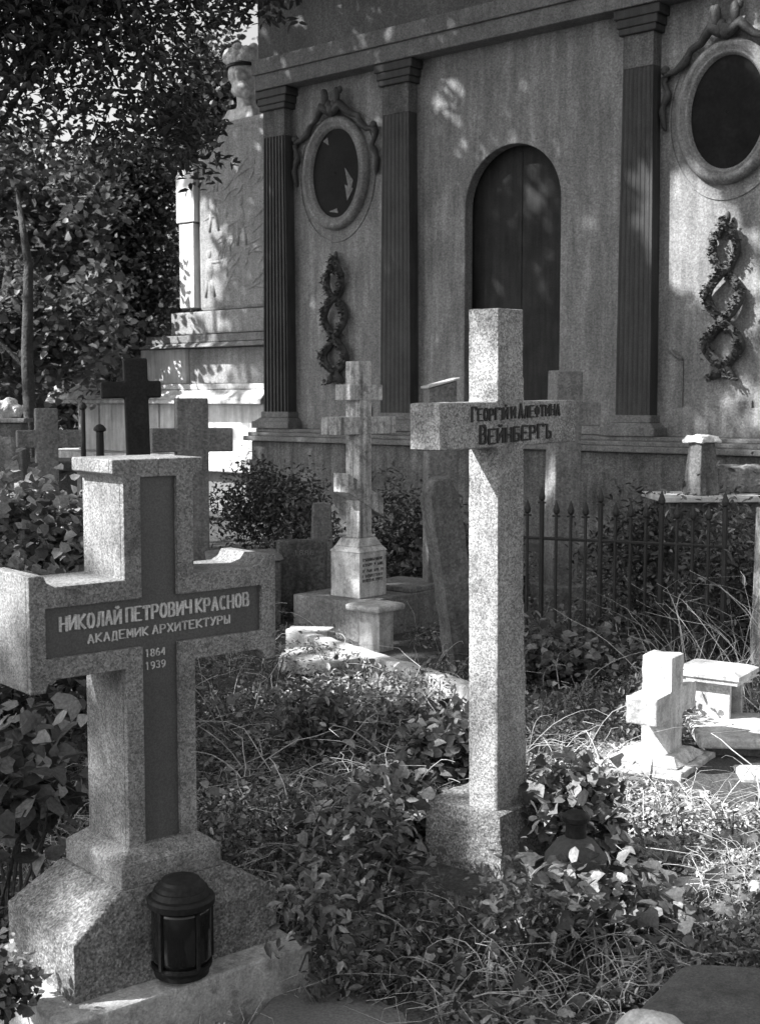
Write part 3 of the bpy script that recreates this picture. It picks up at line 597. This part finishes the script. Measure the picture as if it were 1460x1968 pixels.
def stele():
    x, y, _ = Dp(845, 900, 9.2)
    R = thing('headstone', 'narrow grey headstone with sloping bright top behind the tall cross', 'headstone', (x, y, 0), .3)
    obj('stone', MB().prism([(-.11, 0), (.11, 0), (.105, 1.72), (-.105, 1.665)], -.06, .06), M['mgrey'], R, .006)
    obj('cap', MB().prism([(-.12, 1.666), (.12, 1.729), (.12, 1.745), (-.12, 1.682)], -.075, .075), M['white'], R, .004)
    x, y, _ = Dp(893, 1000, 7.4)
    R = thing('leaning_headstone', 'leaning rounded grey headstone left of the tall cross shaft', 'headstone', (x, y, 0), .5); R.rotation_euler = (.0, -.17, .5)
    out = [(-.08, 0), (.10, 0), (.10, 1.08)] + [(.01 + .09 * math.cos(a), 1.1 + .08 * math.sin(a)) for a in np.linspace(0.1, PI - .1, 12)] + [(-.08, 1.08)]
    o = obj('stone', MB().prism(out, -.06, .06), M['dgrey'], R); rough_up(o, .02, .03, .2)
    x, y, _ = Dp(590, 1120, 9.4)
    R = thing('dark_headstone', 'low dark headstone with faint lettering left of the marble cross', 'headstone', (x, y, 0), .2)
    p = obj('stone', MB().prism([(-.22, 0), (.14, 0), (.14, .56), (.13, .575), (-.21, .575), (-.22, .56)], -.06, .06), M['plinth'], R, .01)
    obj('inscription', writing('1886', -.10, .04, .47, .035, -.06), M['mgrey'], p)
    x, y, _ = Dp(618, 1000, 10.2)
    R = thing('slim_headstone', 'slim upright grey stone just left behind the marble cross', 'headstone', (x, y, 0), .2)
    obj('stone', MB().frust((-.1, .1, -.06, .06), 0, (-.07, .07, -.04, .04), .78), M['mgrey'], R, .01)
    # dark low tomb between bush and marble cross
    x, y, _ = Dp(455, 1060, 9.2)
    R = thing('low_dark_tomb', 'low dark tomb with pale chipped top behind the granite cross arm', 'tomb', (x, y, 0), .15)
    obj('body', MB().box(-.2, .3, -.2, .3, -.05, .46), M['plinth'], R, .01)
    o = obj('top', MB().box(-.22, .32, -.23, .33, .462, .49), M['mgrey'], R); rough_up(o, .02, .02, .1)
stele()
def posts():
    for px, pt, pb, d, hw, lab in ((159, 775, 885, 12.5, .03, 'thin dark iron post with ball foot before the white base wall'), (192, 817, 878, 12.0, .045, 'short stout dark post right of the thin post')):
        x, y, z = Dp(px, pt, d)
        R = thing('iron_post', lab, 'post', (x, y, 0))
        obj('pole', MB().tube([(0, 0, 0), (0, 0, z - .06)], [hw, hw * .8], 10), M['iron'], R, smooth=False)
        obj('cap', MB().lathe([(hw * .8, z - .06), (hw * 1.3, z - .05), (hw * 1.3, z - .03), (hw * .7, z), (hw * .2, z + .01)], seg=12), M['iron'], R)
    x, y, z = Dp(68, 880, 10.5)
    R = thing('dark_tomb', 'dark low tomb block under the small cross at far left', 'tomb', (x, y, 0), .1)
    obj('body', MB().box(-.45, .28, -.2, .4, -.05, 1.02), M['dgrey'], R, .02); obj('top', MB().box(-.5, .32, -.25, .45, 1.022, 1.1), M['plinth'], R, .01)
    x, y, z = Dp(18, 790, 10.0)
    mb = MB(); r = random.Random(9)
    for k in range(16): mb.ell((r.uniform(-.12, .1), r.uniform(-.06, .06), r.uniform(-.06, .1)), (r.uniform(.04, .07),) * 3, 8, 6)
    o = obj('marble_urn_flowers', mb, M['white']); o.location = (x, y, z); rough_up(o, .015, .03, .05)
    tag(o, 'white marble carved flower bunch at the far left edge', 'carving')
    R = thing('grave_pedestal', 'slender grey pedestal carrying the marble flowers at left edge', 'pedestal', (x, y, 0)); obj('block', MB().frust((-.16, .16, -.14, .14), 0, (-.12, .12, -.1, .1), z - .09), M['dgrey'], R, .01)
    obj('cap', MB().box(-.15, .15, -.13, .13, z - .088, z - .055), M['mgrey'], R, .005)
posts()
def table_tomb():
    x, y, z = Dp(1325, 950, 8.6)
    R = thing('table_tomb', 'weathered table tomb slab above the thicket at right', 'tomb', (x, y, 0), .05)
    obj('slab', MB().box(-.25, .55, -.25, .3, z - .035, z + .0), M['whitish'], R, .006); obj('body', MB().box(-.18, .5, -.18, .25, -.05, z - .0355), M['plinth'], R, .01)
    o = obj('rear_block', MB().box(.18, .54, .05, .28, z + .001, z + .18), M['mgrey'], R); rough_up(o, .02, .05, .1)
    zt = Dp(1340, 842, 8.6)[2]
    P = thing('stone_pillar', 'short tapering grey pillar with bright white cap standing on the table tomb', 'pillar', (x + .06, y - .05, z + .001), .5)
    obj('body', MB().frust((-.085, .085, -.085, .085), 0, (-.06, .06, -.06, .06), zt - z - .03), M['dgrey'], P, .006)
    o = obj('cap', MB().frust((-.095, .095, -.095, .095), zt - z - .029, (-.07, .07, -.07, .07), zt - z + .02), M['white'], P); rough_up(o, .012, .03, .06)
    x, y, z = Dp(1462, 975, 7.4)
    Q = thing('pale_marker', 'pale stone marker cut by the right picture edge', 'marker', (x + .02, y, 0), .2); obj('stone', MB().box(-.045, .1, -.05, .05, 0, z, .008), M['marble'], Q, .01)
table_tomb()
def fence():
    R = thing('iron_fence', 'rusty iron grave railing with spear-tipped pickets right of the tall cross', 'fence')
    a = Vector(Dp(845, 1000, 8.25)); b = Vector(Dp(1400, 1000, 7.5)); a.z = b.z = 0; d = (b - a); L = d.length; d /= L
    for z in (.18, .74): obj('rail', MB().tube([a + Vector((0, 0, z)), b + Vector((0, 0, z))], .011, 6), M['iron'], R)
    k = 0; s = 0.03
    while s < L:
        p = a + d * s; big = k % 4 == 3; h = .98 if not big else 1.06
        mb = MB(); mb.tube([p, p + Vector((0, 0, h - .09))], .0105 if not big else .016, 6); q = p + Vector((0, 0, h - .09))
        mb.tube([q, q + Vector((0, 0, .012)), q + Vector((0, 0, .03)), q + Vector((0, 0, .09))], [.008, .02, .022, .001], 6)
        mb.tube([q - d * .025 + Vector((0, 0, -.01)), q + d * .025 + Vector((0, 0, -.01))], .006, 5)
        obj('picket', mb, M['iron'], R); s += .092; k += 1
fence()

# foreground stones at the bottom right, and paving at the bottom
def foreground():
    P = [G(1150, 1990, .2), G(1300, 1836, .2), G(1500, 1846, .2), G(1500, 2250, .2), G(1190, 2250, .2)]
    mb = MB(); nn = len(P); mb.add([(p[0], p[1], -.25) for p in P] + [(p[0], p[1], .2) for p in P], [tuple(range(nn)), tuple(range(nn, 2 * nn))] + [(i, (i + 1) % nn, (i + 1) % nn + nn, i + nn) for i in range(nn)])
    R = thing('grave_slab', 'blunt-edged dark grave slab filling the bottom right corner', 'slab'); o = obj('slab', mb, M['slab'], R, .06); o.modifiers['bevel'].segments = 5
    x, y, z = G(1245, 1975, .2)
    mb = MB().ell((0, 0, 0), (.085, .07, .06), 24, 16); mb.ell((.03, .01, -.01), (.07, .06, .05)); o = obj('rounded_stone', mb, M['white']); rough_up(o, .008, .025, .08); o.location = (x - .01, y - .06, z + .005); tag(o, 'rounded white stone resting on the dark slab corner at the bottom', 'stone')
    pts = [G(540, 1905, -.13), G(590, 1872, -.13), G(700, 1915, -.13), G(850, 1990, -.13), G(850, 2200, -.13), G(440, 2200, -.13), G(470, 1990, -.13)]
    mb = MB(); nn = len(pts); mb.add([(p[0], p[1], -.2) for p in pts] + [(p[0], p[1], -.115) for p in pts], [tuple(range(nn)), tuple(range(nn, 2 * nn))] + [(i, (i + 1) % nn, (i + 1) % nn + nn, i + nn) for i in range(nn)])
    o = tag(obj('path', mb, M['paving'], None, .01), None, None, kind='structure')
foreground()
def vase():
    x, y, z = Dp(1105, 1640, 3.98)
    R = thing('stone_vase', 'dull round-bellied vase with dark neck amid ivy right of the tall cross', 'vase', (x, y, -.01))
    obj('belly', MB().lathe([(.05, 0), (.085, .05), (.1, .12), (.095, .18), (.06, .225), (.035, .24)], seg=28), M['clay'], R, smooth=True)
    obj('neck', MB().lathe([(.034, .241), (.032, .26), (.033, .285), (.042, .29), (.044, .305), (.03, .318), (.01, .32)], seg=24), M['black'], R, smooth=False)
vase()

# ================================================================== TREES
SHAFTS = []   # places the sun reaches through gaps in the canopy: (point, radius, share of leaves missing)
def shaft(p, r, k=1.0): SHAFTS.append((np.array(p, float), r, k))
for px, py, o_, r, k in ((1340, 455, 0, .5, 1), (1320, 430, 0, .3, 1), (1365, 500, 0, .36, 1), (1385, 540, 0, .22, 1), (1450, 560, 0, .3, .6), (1450, 720, 0, .3, .5), (1450, 600, 0, .13, .9), (1160, 480, 0, .12, .4), (870, 490, 0, .1, .4), (610, 600, 0, .15, .5)):
    u, z = H.uz(px, py, o_); shaft(H.w(u, o_, z), r, k)
for px, py, r in ((1250, 1540, .22), (1330, 1560, .28), (1420, 1560, .3), (1450, 1640, .25), (1440, 1740, .2), (1200, 1500, .2), (1130, 1440, .2), (1380, 1480, .3), (1440, 1420, .3), (1340, 1640, .15), (1300, 1480, .2), (1300, 1530, .3), (1380, 1600, .3), (1230, 1600, .2), (1160, 1470, .2), (1420, 1690, .25), (1350, 1700, .15), (1440, 1560, .3), (620, 1320, .2), (700, 1320, .22), (790, 1330, .22), (850, 1360, .15), (610, 1215, .2), (640, 1260, .25), (690, 1270, .2), (760, 1350, .14), (960, 1560, .07), (575, 1380, .08), (700, 1480, .1), (1050, 1430, .12), (20, 1880, .15), (650, 1760, .06), (760, 1790, .06), (920, 1780, .06), (1010, 1560, .06), (1190, 1790, .05), (1190, 1900, .07), (480, 1060, .15)):
    shaft(G(px, py, .08), r)
shaft(G(1330, 1590), .55); shaft(G(1120, 1450), .3, .8); shaft(Cc.w(.06, .06, .3), .42); shaft((1.75, 6.05, .2), .38)
for u, z in ((-.2, 1.14), (-.1, 1.11), (.35, 1.11), (.46, 1.14)): shaft(K.w(u, .12, z), .07, .95)
for z in (1.0, 1.15, 1.25): shaft(K.w(0, .12, z), .12, .6)
shaft(K.w(-.12, .02, .2), .16, .9); shaft(K.w(-.27, .1, 1.0), .12, .35)
for z in (1.8, 1.65, 1.5, 1.3, 1.15, 1.0, .8): shaft(W.w(0, .06, z), .1, .75)
shaft(W.w(.05, .0, .15), .2, .6)
shaft(Mc.w(.1, .1, 1.3), .3, .5); shaft(Mc.w(.1, .1, .5), .3, .6); shaft(Dp(702, 1215, 8.0), .13)
for px, py, r in ((250, 830, .35), (215, 870, .3), (295, 860, .25), (330, 700, .25), (400, 755, .2), (480, 750, .2)): shaft(Dp(px, py, 18.0), r)
shaft(Dp(460, 120, 18.5), .35); shaft(Dp(355, 470, 19.3), .18, .8); shaft(Dp(355, 380, 19.3), .18, .8)
for px, py in ((40, 300), (90, 340), (60, 420), (140, 360), (30, 230), (180, 270), (120, 460), (180, 560), (60, 560)): shaft(Dp(px, py, 19.5), .45)
shaft(Dp(18, 790, 10.0), .2); shaft(Dp(1340, 842, 8.6), .14); shaft(Dp(1310, 946, 8.6), .14); shaft(Dp(845, 735, 9.2), .12)
shaft(Dp(60, 1000, 6.2), .4, .75); shaft(Dp(120, 960, 6.2), .25, .8); shaft(Dp(1380, 1100, 7.0), .35, .5); shaft(Dp(1440, 1200, 6.6), .3, .5)
SN = np.array(SUN)
def thin(P):
    keep = np.ones(len(P), bool)
    for p, r, k in SHAFTS:
        d = P - p; t = d @ SN; q = np.linalg.norm(d - t[:, None] * SN, axis=1)
        hit = (q < r + .08) & (t > 0.3)
        if k < 1: hit &= rng.random(len(P)) < k ** .45
        keep &= ~hit
    return P[keep]
def crown_points(c, r, nclump, per, cr, shell=.55, flat=1.0):
    c = np.array(c); r = np.array(r); d = rng.normal(size=(nclump, 3)); d /= np.linalg.norm(d, axis=1)[:, None]
    rad = rng.uniform(shell, 1.0, nclump) ** .7 * (1 + .18 * np.sin(d[:, 0] * 5 + d[:, 2] * 4) + .1 * np.sin(d[:, 1] * 9))
    cc = c + d * rad[:, None] * r; P = np.repeat(cc, per, 0); return P + rng.normal(0, 1, P.shape) * cr * np.array([1, 1, flat]), cc
def tree(name, label, base, crowns, leaf, lmat, nclump, per, cr, trunk_r, T=LANCE, thin_it=True, shell=.5, group=None, tilt=1.0, limbs=9, lean=(0, 0), cut=None):
    R = thing(name, label, 'tree', base, 0, group); P = []; CCs = []
    for c, r, f in crowns:
        p, cc = crown_points(c, r, int(nclump * f), per, cr, shell); P.append(p); CCs.append(cc)
    P = np.concatenate(P); CCs = np.concatenate(CCs)
    if thin_it: P = thin(P)
    if cut is not None: P = P[cut(P)]
    b = np.array(base); top = np.mean([c for c, r, f in crowns], 0); mb = MB()
    pts = [Vector(b * (1 - t) + top * t + np.array([.12 * math.sin(t * 6), .1 * math.cos(t * 5) - .1, 0])) - Vector(b) for t in np.linspace(0, 1, 7)]; pts[0] = Vector((0, 0, -.1))
    mb.tube(pts, [trunk_r * (1.25 - 1.0 * t) for t in np.linspace(0, 1, 7)], 10)
    for i in range(limbs):
        q = Vector(CCs[rng.integers(len(CCs))]) - Vector(b); s = pts[3 + i % 3]; mid = s.lerp(q, .5) + Vector((0, 0, .12 * (q - s).length)); mb.tube([s, s.lerp(mid, .5), mid, mid.lerp(q, .55), q], [trunk_r * .45, trunk_r * .36, trunk_r * .26, trunk_r * .16, trunk_r * .04], 6)
    obj('trunk', mb, M['bark'], R, smooth=True)
    leaves('crown', T, P - b, rng.uniform(.7, 1.25, len(P)) * leaf, M[lmat], R, tilt)
    return R
# shade trees standing left of the frame and overhead
tree('shade_tree', 'large broad-leaved shade tree left of the frame, nearest the camera', (-9.5, 3.5, 0), [((-8.4, 3.2, 8.0), (3.6, 3.6, 1.9), 1)], .26, 'leaf_cast', 340, 46, .38, .3)
tree('shade_tree', 'large broad-leaved shade tree left of the frame, middle of the row', (-9.8, 11, 0), [((-8.4, 9.0, 9.0), (3.9, 3.8, 2.3), 1)], .26, 'leaf_cast', 420, 46, .38, .3)
tree('shade_tree', 'tall broad-leaved shade tree whose crown reaches over the mausoleum', (-10.5, 17.5, 0), [((-7.0, 14.6, 11.4), (4.6, 4.8, 3.0), 1)], .28, 'leaf_cast', 560, 46, .42, .4)
# the branch with dark leaves in the top left corner
def gapless(P):    # lower edge of the foliage: ragged, rising to the right
    x = P[:, 0] / P[:, 1] * F + CX; y = HZ - (P[:, 2] - EH) / P[:, 1] * F
    return ((x < 455 + 25 * np.sin(y / 25)) | ((y < 70) & (x < 560 + 30 * np.sin(y / 9)))) & (y < 310 + 30 * np.sin(x / 27) + .1 * x) & ((x < 405) | (y < 82) | (y > 240))
tree('overhanging_tree', 'dark small-leaved tree reaching into the top left corner against the sky', (-4.2, 7.6, 0), [((-1.9, 7.6, 3.95), (1.25, .8, .95), 1.25), ((-1.2, 7.8, 4.5), (.8, .6, .7), .45), ((-2.6, 7.4, 4.3), (.9, .8, .9), .6), ((-1.15, 7.5, 3.15), (.28, .3, .16), .12), ((-.75, 7.9, 4.15), (.35, .4, .3), .3)], .062, 'leaf_dark', 300, 42,   .18, .045, LANCE, True, .1, cut=gapless, limbs=8)
# background trees
bgt = [('round_evergreen', 'dense dark rounded evergreen left of the carved stele', 225, 15.5 + 8, 4.3, [((0, 0, 3.9), (1.05, 1.0, 2.3), 1), ((.35, 0, 5.2), (.7, .7, .9), .35)], .085, 'leaf_ever', 330, 60, .2, .14, IVY),
       ('leafy_tree', 'sun-flecked broad-leaved tree at the far left behind the grey cross', 40, 20, 0, [((-.1, 0, 3.6), (1.7, 1.2, 2.2), 1)], .12, 'leaf_far', 300, 40, .24, .12, IVY),
       ('leafy_tree', 'pale loose tree showing between the evergreen and the stele', 345, 27, 0, [((0, 0, 3.6), (1.1, 1.0, 1.9), 1)], .12, 'leaf_far', 170, 34, .26, .12, IVY),
       ('broad_tree', 'wide dark tree filling the gap low behind the evergreen', 150, 34, 0, [((0, 0, 3.5), (4.5, 1.8, 3.0), 1)], .17, 'leaf_far', 420, 44, .45, .2, IVY),
       ('broad_tree', 'dark tall tree behind the crowned stone head', 440, 27, 0, [((0, 0, 6.9), (1.1, 1.2, 1.9), 1)], .13, 'leaf_ever', 230, 44, .3, .16, IVY),
       ('broad_tree', 'tall hazy tree at the left picture edge far back', -60, 36, 0, [((0, 0, 6.5), (2.8, 1.8, 3.0), 1)], .17, 'leaf_far', 300, 44, .45, .2, IVY)]
for nm, lab, px, d, _, crs, lf, lm, nc, per, cr, tr_, T in bgt:
    x, y, _z = Dp(px, 765, d); tree(nm, lab, (x, y, 0), [((x + c[0], y + c[1], c[2]), r, f) for c, r, f in crs], lf, lm, nc, per, cr, tr_, T, True, .35)
x, y, _z = Dp(57, 800, 14)
R = thing('bare_trunk', 'slim dark leafless trunk at far left before the trees', 'tree', (x, y, 0)); obj('trunk', MB().tube([(0, 0, -.1), (.02, 0, 1), (-.01, 0, 2), (.03, 0, 3.0), (-.1, .1, 3.8)], [.085, .07, .065, .05, .02], 10), M['bark'], R, smooth=True)
obj('branch', MB().tube([(.0, 0, 1.9), (-.3, 0, 2.2), (-.5, 0, 2.7)], [.03, .02, .01], 6), M['bark'], R)

# ================================================================== SHRUBS AND PLANTS
def shrub(name, label, px, py, d, r, n, leaf, lmat, T=IVY, cr=.09, shell=.3, cat='shrub', zc=None, stems=10, stem_r=.007, group=None):
    x, y, z = Dp(px, py, d); zc = z if zc is None else zc
    R = thing(name, label, cat, (x, y, 0), 0, group); P, cc = crown_points((0, 0, zc), r, n, 26, cr, shell); P = P[P[:, 2] > .02]; mb = MB()
    for i in range(stems):
        q = Vector(cc[rng.integers(len(cc))]); s = Vector((rng.normal(0, r[0] * .25), rng.normal(0, r[1] * .25), 0)); m = s.lerp(q, .5) + Vector((rng.normal(0, .04), rng.normal(0, .04), .05)); mb.tube([s, m, q], [stem_r, stem_r * .7, stem_r * .3], 5)
    obj('stems', mb, M['bark'], R); leaves('foliage', T, P, rng.uniform(.6, 1.3, len(P)) * leaf, M[lmat], R, 1.0)
    return R
shrub('leafy_bush', 'sunlit glossy bush behind the left arm of the granite cross', 50, 1010, 5.9, (.55, .35, .3), 150, .05, 'leaf_ivy', zc=.9)
shrub('leafy_bush', 'darker lower bush under the sunlit bush at left', 60, 1120, 5.2, (.6, .35, .4), 150, .045, 'leaf_low', zc=.5)
shrub('clipped_bush', 'dark dense rounded bush between the granite cross and marble cross', 520, 975, 11.0, (.5, .45, .34), 230, .045, 'leaf_ever', LANCE, .07, zc=.68)
shrub('dense_bush', 'dark low bush right of the dense rounded one', 590, 1010, 10.5, (.3, .3, .4), 90, .05, 'leaf_low', LANCE, zc=.45)
shrub('thicket_bush', 'dark tangled thicket swallowing the railing and table tomb', 1300, 1080, 8.6, (.62, .35, .5), 230, .05, 'leaf_ever', LANCE, .1, zc=.5, stems=40)
shrub('thicket_bush', 'dark thicket at right edge behind dead stems', 1440, 1060, 7.9, (.5, .35, .5), 150, .05, 'leaf_low', LANCE, .1, zc=.5, stems=40)
shrub('thicket_bush', 'low tangled bush at the foot of the railing', 1090, 1160, 7.2, (.45, .3, .14), 70, .045, 'leaf_low', IVY, .07, zc=.12, stems=20)
shrub('thicket_bush', 'dark undergrowth left of the tall cross behind the stool', 905, 1150, 9.8, (.4, .3, .36), 130, .05, 'leaf_low', IVY, .09, zc=.3, stems=20)
shrub('thicket_bush', 'dark undergrowth right behind the marble pedestal', 790, 1020, 10.4, (.4, .3, .45), 120, .05, 'leaf_ever', LANCE, .08, zc=.45, stems=12)
shrub('large_leaved_plant', 'plant with big rounded leaves under the left arm of the granite cross', 25, 1400, 3.95, (.2, .15, .18), 16, .065, 'leaf_low', IVYL, .08, zc=.42, cat='plant')
shrub('hanging_ivy', 'bush of drooping ivy over the base right of the tall cross', 1110, 1590, 4.36, (.14, .09, .13), 30, .045, 'leaf_low', IVYL, .045, zc=.18, cat='plant')
shrub('hanging_ivy', 'broad-leaved ivy sprawling left of the tall cross base block', 720, 1560, 4.6, (.25, .2, .09), 26, .045, 'leaf_ivy', IVYL, .06, zc=.08, cat='plant')
shrub('hanging_ivy', 'broad-leaved ivy spilling over the weeds in front of the dull vase', 1150, 1740, 3.7, (.25, .2, .08), 24, .045, 'leaf_ivy', IVYL, .06, zc=.1, cat='plant')
shrub('bed_plant', 'sunlit fleshy plants along the diagonal kerb', 690, 1335, 6.6, (.40, .2, .06), 110, .045, 'leaf_bed', LANCE, .045, zc=.06, cat='plant', stems=9)
shrub('bed_plant', 'sunlit clump of plants at the kerb end left of the tall cross', 780, 1390, 6.1, (.25, .16, .08), 70, .045, 'leaf_bed', LANCE, .045, zc=.06, cat='plant', stems=9)
for px_, py_, d_, rr_, n_, lf_, T_, lab_ in ((610, 1480, 5.6, .2, 34, .05, 'L', 'upright leafy weed between the kerb and the granite cross arm'), (860, 1440, 5.1, .17, 30, .045, 'I', 'weed clump against the left face of the tall cross shaft'),
        (1240, 1420, 5.9, .16, 24, .04, 'L', 'low weed clump left of the small white cross'), (700, 1700, 4.1, .17, 30, .045, 'L', 'narrow-leaved weed clump midway between the two granite crosses'), (1010, 1850, 3.5, .13, 18, .035, 'L', 'weed clump a little in front of the tall cross block'),
        (620, 1900, 3.5, .12, 16, .04, 'L', 'small weed clump at the edge of the paving')):
    shrub('weed_clump', lab_, px_, py_, d_, (rr_, rr_, rr_ * .8), n_, lf_, 'leaf_low', LANCE if T_ == 'L' else IVYL, .05, zc=.18, cat='plant', stems=14, stem_r=.003)
fl = shrub('flowering_plant', 'little plant dotted with tiny white blossoms at the lower left corner', 12, 1880, 3.25, (.07, .08, .1), 14, .03, 'leaf_low', IVY, .03, zc=.08, cat='plant')
leaves('blossoms', IVY, crown_points((0, 0, .1), (.08, .08, .12), 26, 4, .008, .6)[0], .012, M['petal'], fl)

# ================================================================== GROUND COVER (uncountable)
BOX = []      # footprints kept free of plants
def fp(face, u0, u1, v0, v1): BOX.append((face.O, face.e1, face.e2, u0, u1, v0, v1))
fp(K, -.34, .52, -.24, .42); fp(W, -.42, .42, -.62, .40); fp(Mc, -.15, .9, -.12, .52); fp(Cc, -.22, .34, -.36, .29)
ka, kb = Vector(G(600, 1200)), Vector(G(905, 1312)); kd = (kb - ka).normalized(); BOX.append(((ka.x, ka.y), (kd.x, kd.y), (-kd.y, kd.x), -.1, (kb - ka).length, -.16, .1))
for px_, py_, a_, b_ in ((630, 1262, .33, .3), (595, 1212, .2, .2), (722, 1250, .14, .4)): q_ = G(px_, py_); BOX.append(((q_[0], q_[1]), (1, 0), (0, 1), -a_, a_, -b_, b_))
q_ = G(1350, 1480); BOX.append(((q_[0], q_[1]), (1, 0), (0, 1), -.05, 1.3, -.5, .7)); fp(Mc, -.2, .95, -.4, .52)
def free(P):
    k = np.ones(len(P), bool)
    for O, e1, e2, u0, u1, v0, v1 in BOX:
        dx, dy = P[:, 0] - O[0], P[:, 1] - O[1]; u = dx * e1[0] + dy * e1[1]; v = dx * e2[0] + dy * e2[1]
        k &= ~((u > u0) & (u < u1) & (v > v0) & (v < v1))
    return k
def field(n, y0=2.7, y1=12.5, x0=None, x1=None, power=1.0):
    y = y0 * (y1 / y0) ** (rng.random(n) ** power); x = rng.uniform(-.36, .36, n) * y + rng.normal(0, .1, n)
    P = np.stack([x, y, gz(x, y)], 1); P = P[free(P)]
    X, Y = P[:, 0], P[:, 1]; px = X / Y * F + CX; py = HZ + 1.6 * F / Y
    pave = (px > 430) & (px < 800 + (py - 1900) * .8) & (py > 1890) ; slab = (px > 1150) & (py > 1975)
    return P[~pave & ~slab]
def sunny(P):
    px = P[:, 0] / P[:, 1] * F + CX; py = HZ + 1.6 * F / P[:, 1]
    return (px > 1130) & (py > 1415) & (py < 1700)
def lumps(x, y):
    return .5 + .25 * np.sin(x * 5.1 + 2 * np.sin(y * 2.3)) + .25 * np.sin(y * 6.3 + 2 * np.sin(x * 3.7)) 
def cover(name, label, n, T, size, mat, hmin, hmax, y0=2.7, y1=12.5, tilt=1.0, pitch=None, sel=None, cat='ground cover'):
    P = field(n, y0, y1)
    if sel is not None: P = P[sel(P)]
    if cat == 'ground cover': P = P[~(sunny(P) & (rng.random(len(P)) < .8))]
    h = lumps(P[:, 0], P[:, 1]); P[:, 2] += hmin + (hmax - hmin) * h * rng.random(len(P)) ** .6
    o = leaves(name, T, P, rng.uniform(.5, 1.4, len(P)) * size, M[mat], None, tilt, pitch=None if pitch is None else rng.normal(pitch, .35, len(P)))
    return tag(o, label, cat, kind='stuff')
cover('ground_cover', 'low dark weeds and small leaves covering the graves', 130000, LANCE, .026, 'leaf_low', 0, .2)
cover('ivy_cover', 'scattered larger ivy leaves over the weeds', 7000, IVYL, .029, 'leaf_ivy', .02, .26)
cover('big_ivy', 'large ivy leaves in the foreground tangle', 260, IVYL, .048, 'leaf_ivy', .04, .2, 2.8, 4.6)
cover('fine_weeds', 'tiny-leaved dark weeds near the camera', 60000, IVY, .014, 'leaf_low', 0, .17, 2.7, 6)
cover('grass', 'thin grass blades between the graves', 9000, BLADE, .10, 'leaf_low', 0, .08, pitch=.9)
def litter_zone(P):
    px = P[:, 0] / P[:, 1] * F + CX; py = HZ + 1.6 * F / P[:, 1]
    return ((px > 1020 + rng.normal(0, 60, len(P))) & (py > 1410) & (py < 1760 + rng.normal(0, 40, len(P)))) | (rng.random(len(P)) < .05)
cover('leaf_litter', 'dry pale fallen leaves and chips round the small white cross', 90000, IVY, .024, 'dry', .0, .05, 3.6, 7.0, sel=litter_zone, cat='leaf litter')
def wild_stems(name, label, n, y0, y1, h0, h1, r, arch, sel=None, mat='stem'):
    P = field(n * 3, y0, y1)
    if sel is not None: P = P[sel(P)]
    P = P[:n]; mb = MB()
    for p in P:
        a = rng.uniform(0, 2 * PI); h = rng.uniform(h0, h1); l = h * rng.uniform(.3, 1.6) * arch; pts = []; wob = np.cumsum(rng.normal(0, .22, 8))
        for i in range(8):
            t = i / 7; pts.append((p[0] + math.cos(a + wob[i] * t) * l * t, p[1] + math.sin(a + wob[i] * t) * l * t, p[2] + h * (1.6 * t - arch * 1.0 * t * t) + .012 * wob[i]))
        rr = r * rng.uniform(.5, 1.3); mb.tube(pts, [rr * (1 - .7 * i / 7) for i in range(8)], 4, False)
    return tag(obj(name, mb, M[mat], None, recalc=False), label, 'dry stems', kind='stuff')
wild_stems('dry_stems', 'arching dry stems and tendrils in the foreground tangle', 2300, 2.8, 5.8, .06, .26, .0017, 1.25)
wild_stems('trailing_vines', 'long thin vines trailing over the weeds round the tall cross', 420, 3.0, 6.5, .03, .14, .0024, 4.5)
wild_stems('dead_stalks', 'tall pale dead stalks standing before the thicket at right', 230, 5.9, 7.6, .25, .7, .0023, .7, lambda P: (P[:, 0] / P[:, 1] * F + CX > 1270))
wild_stems('dry_twigs', 'thin twigs and runners between the crosses', 380, 4.6, 9, .1, .4, .003, .9)
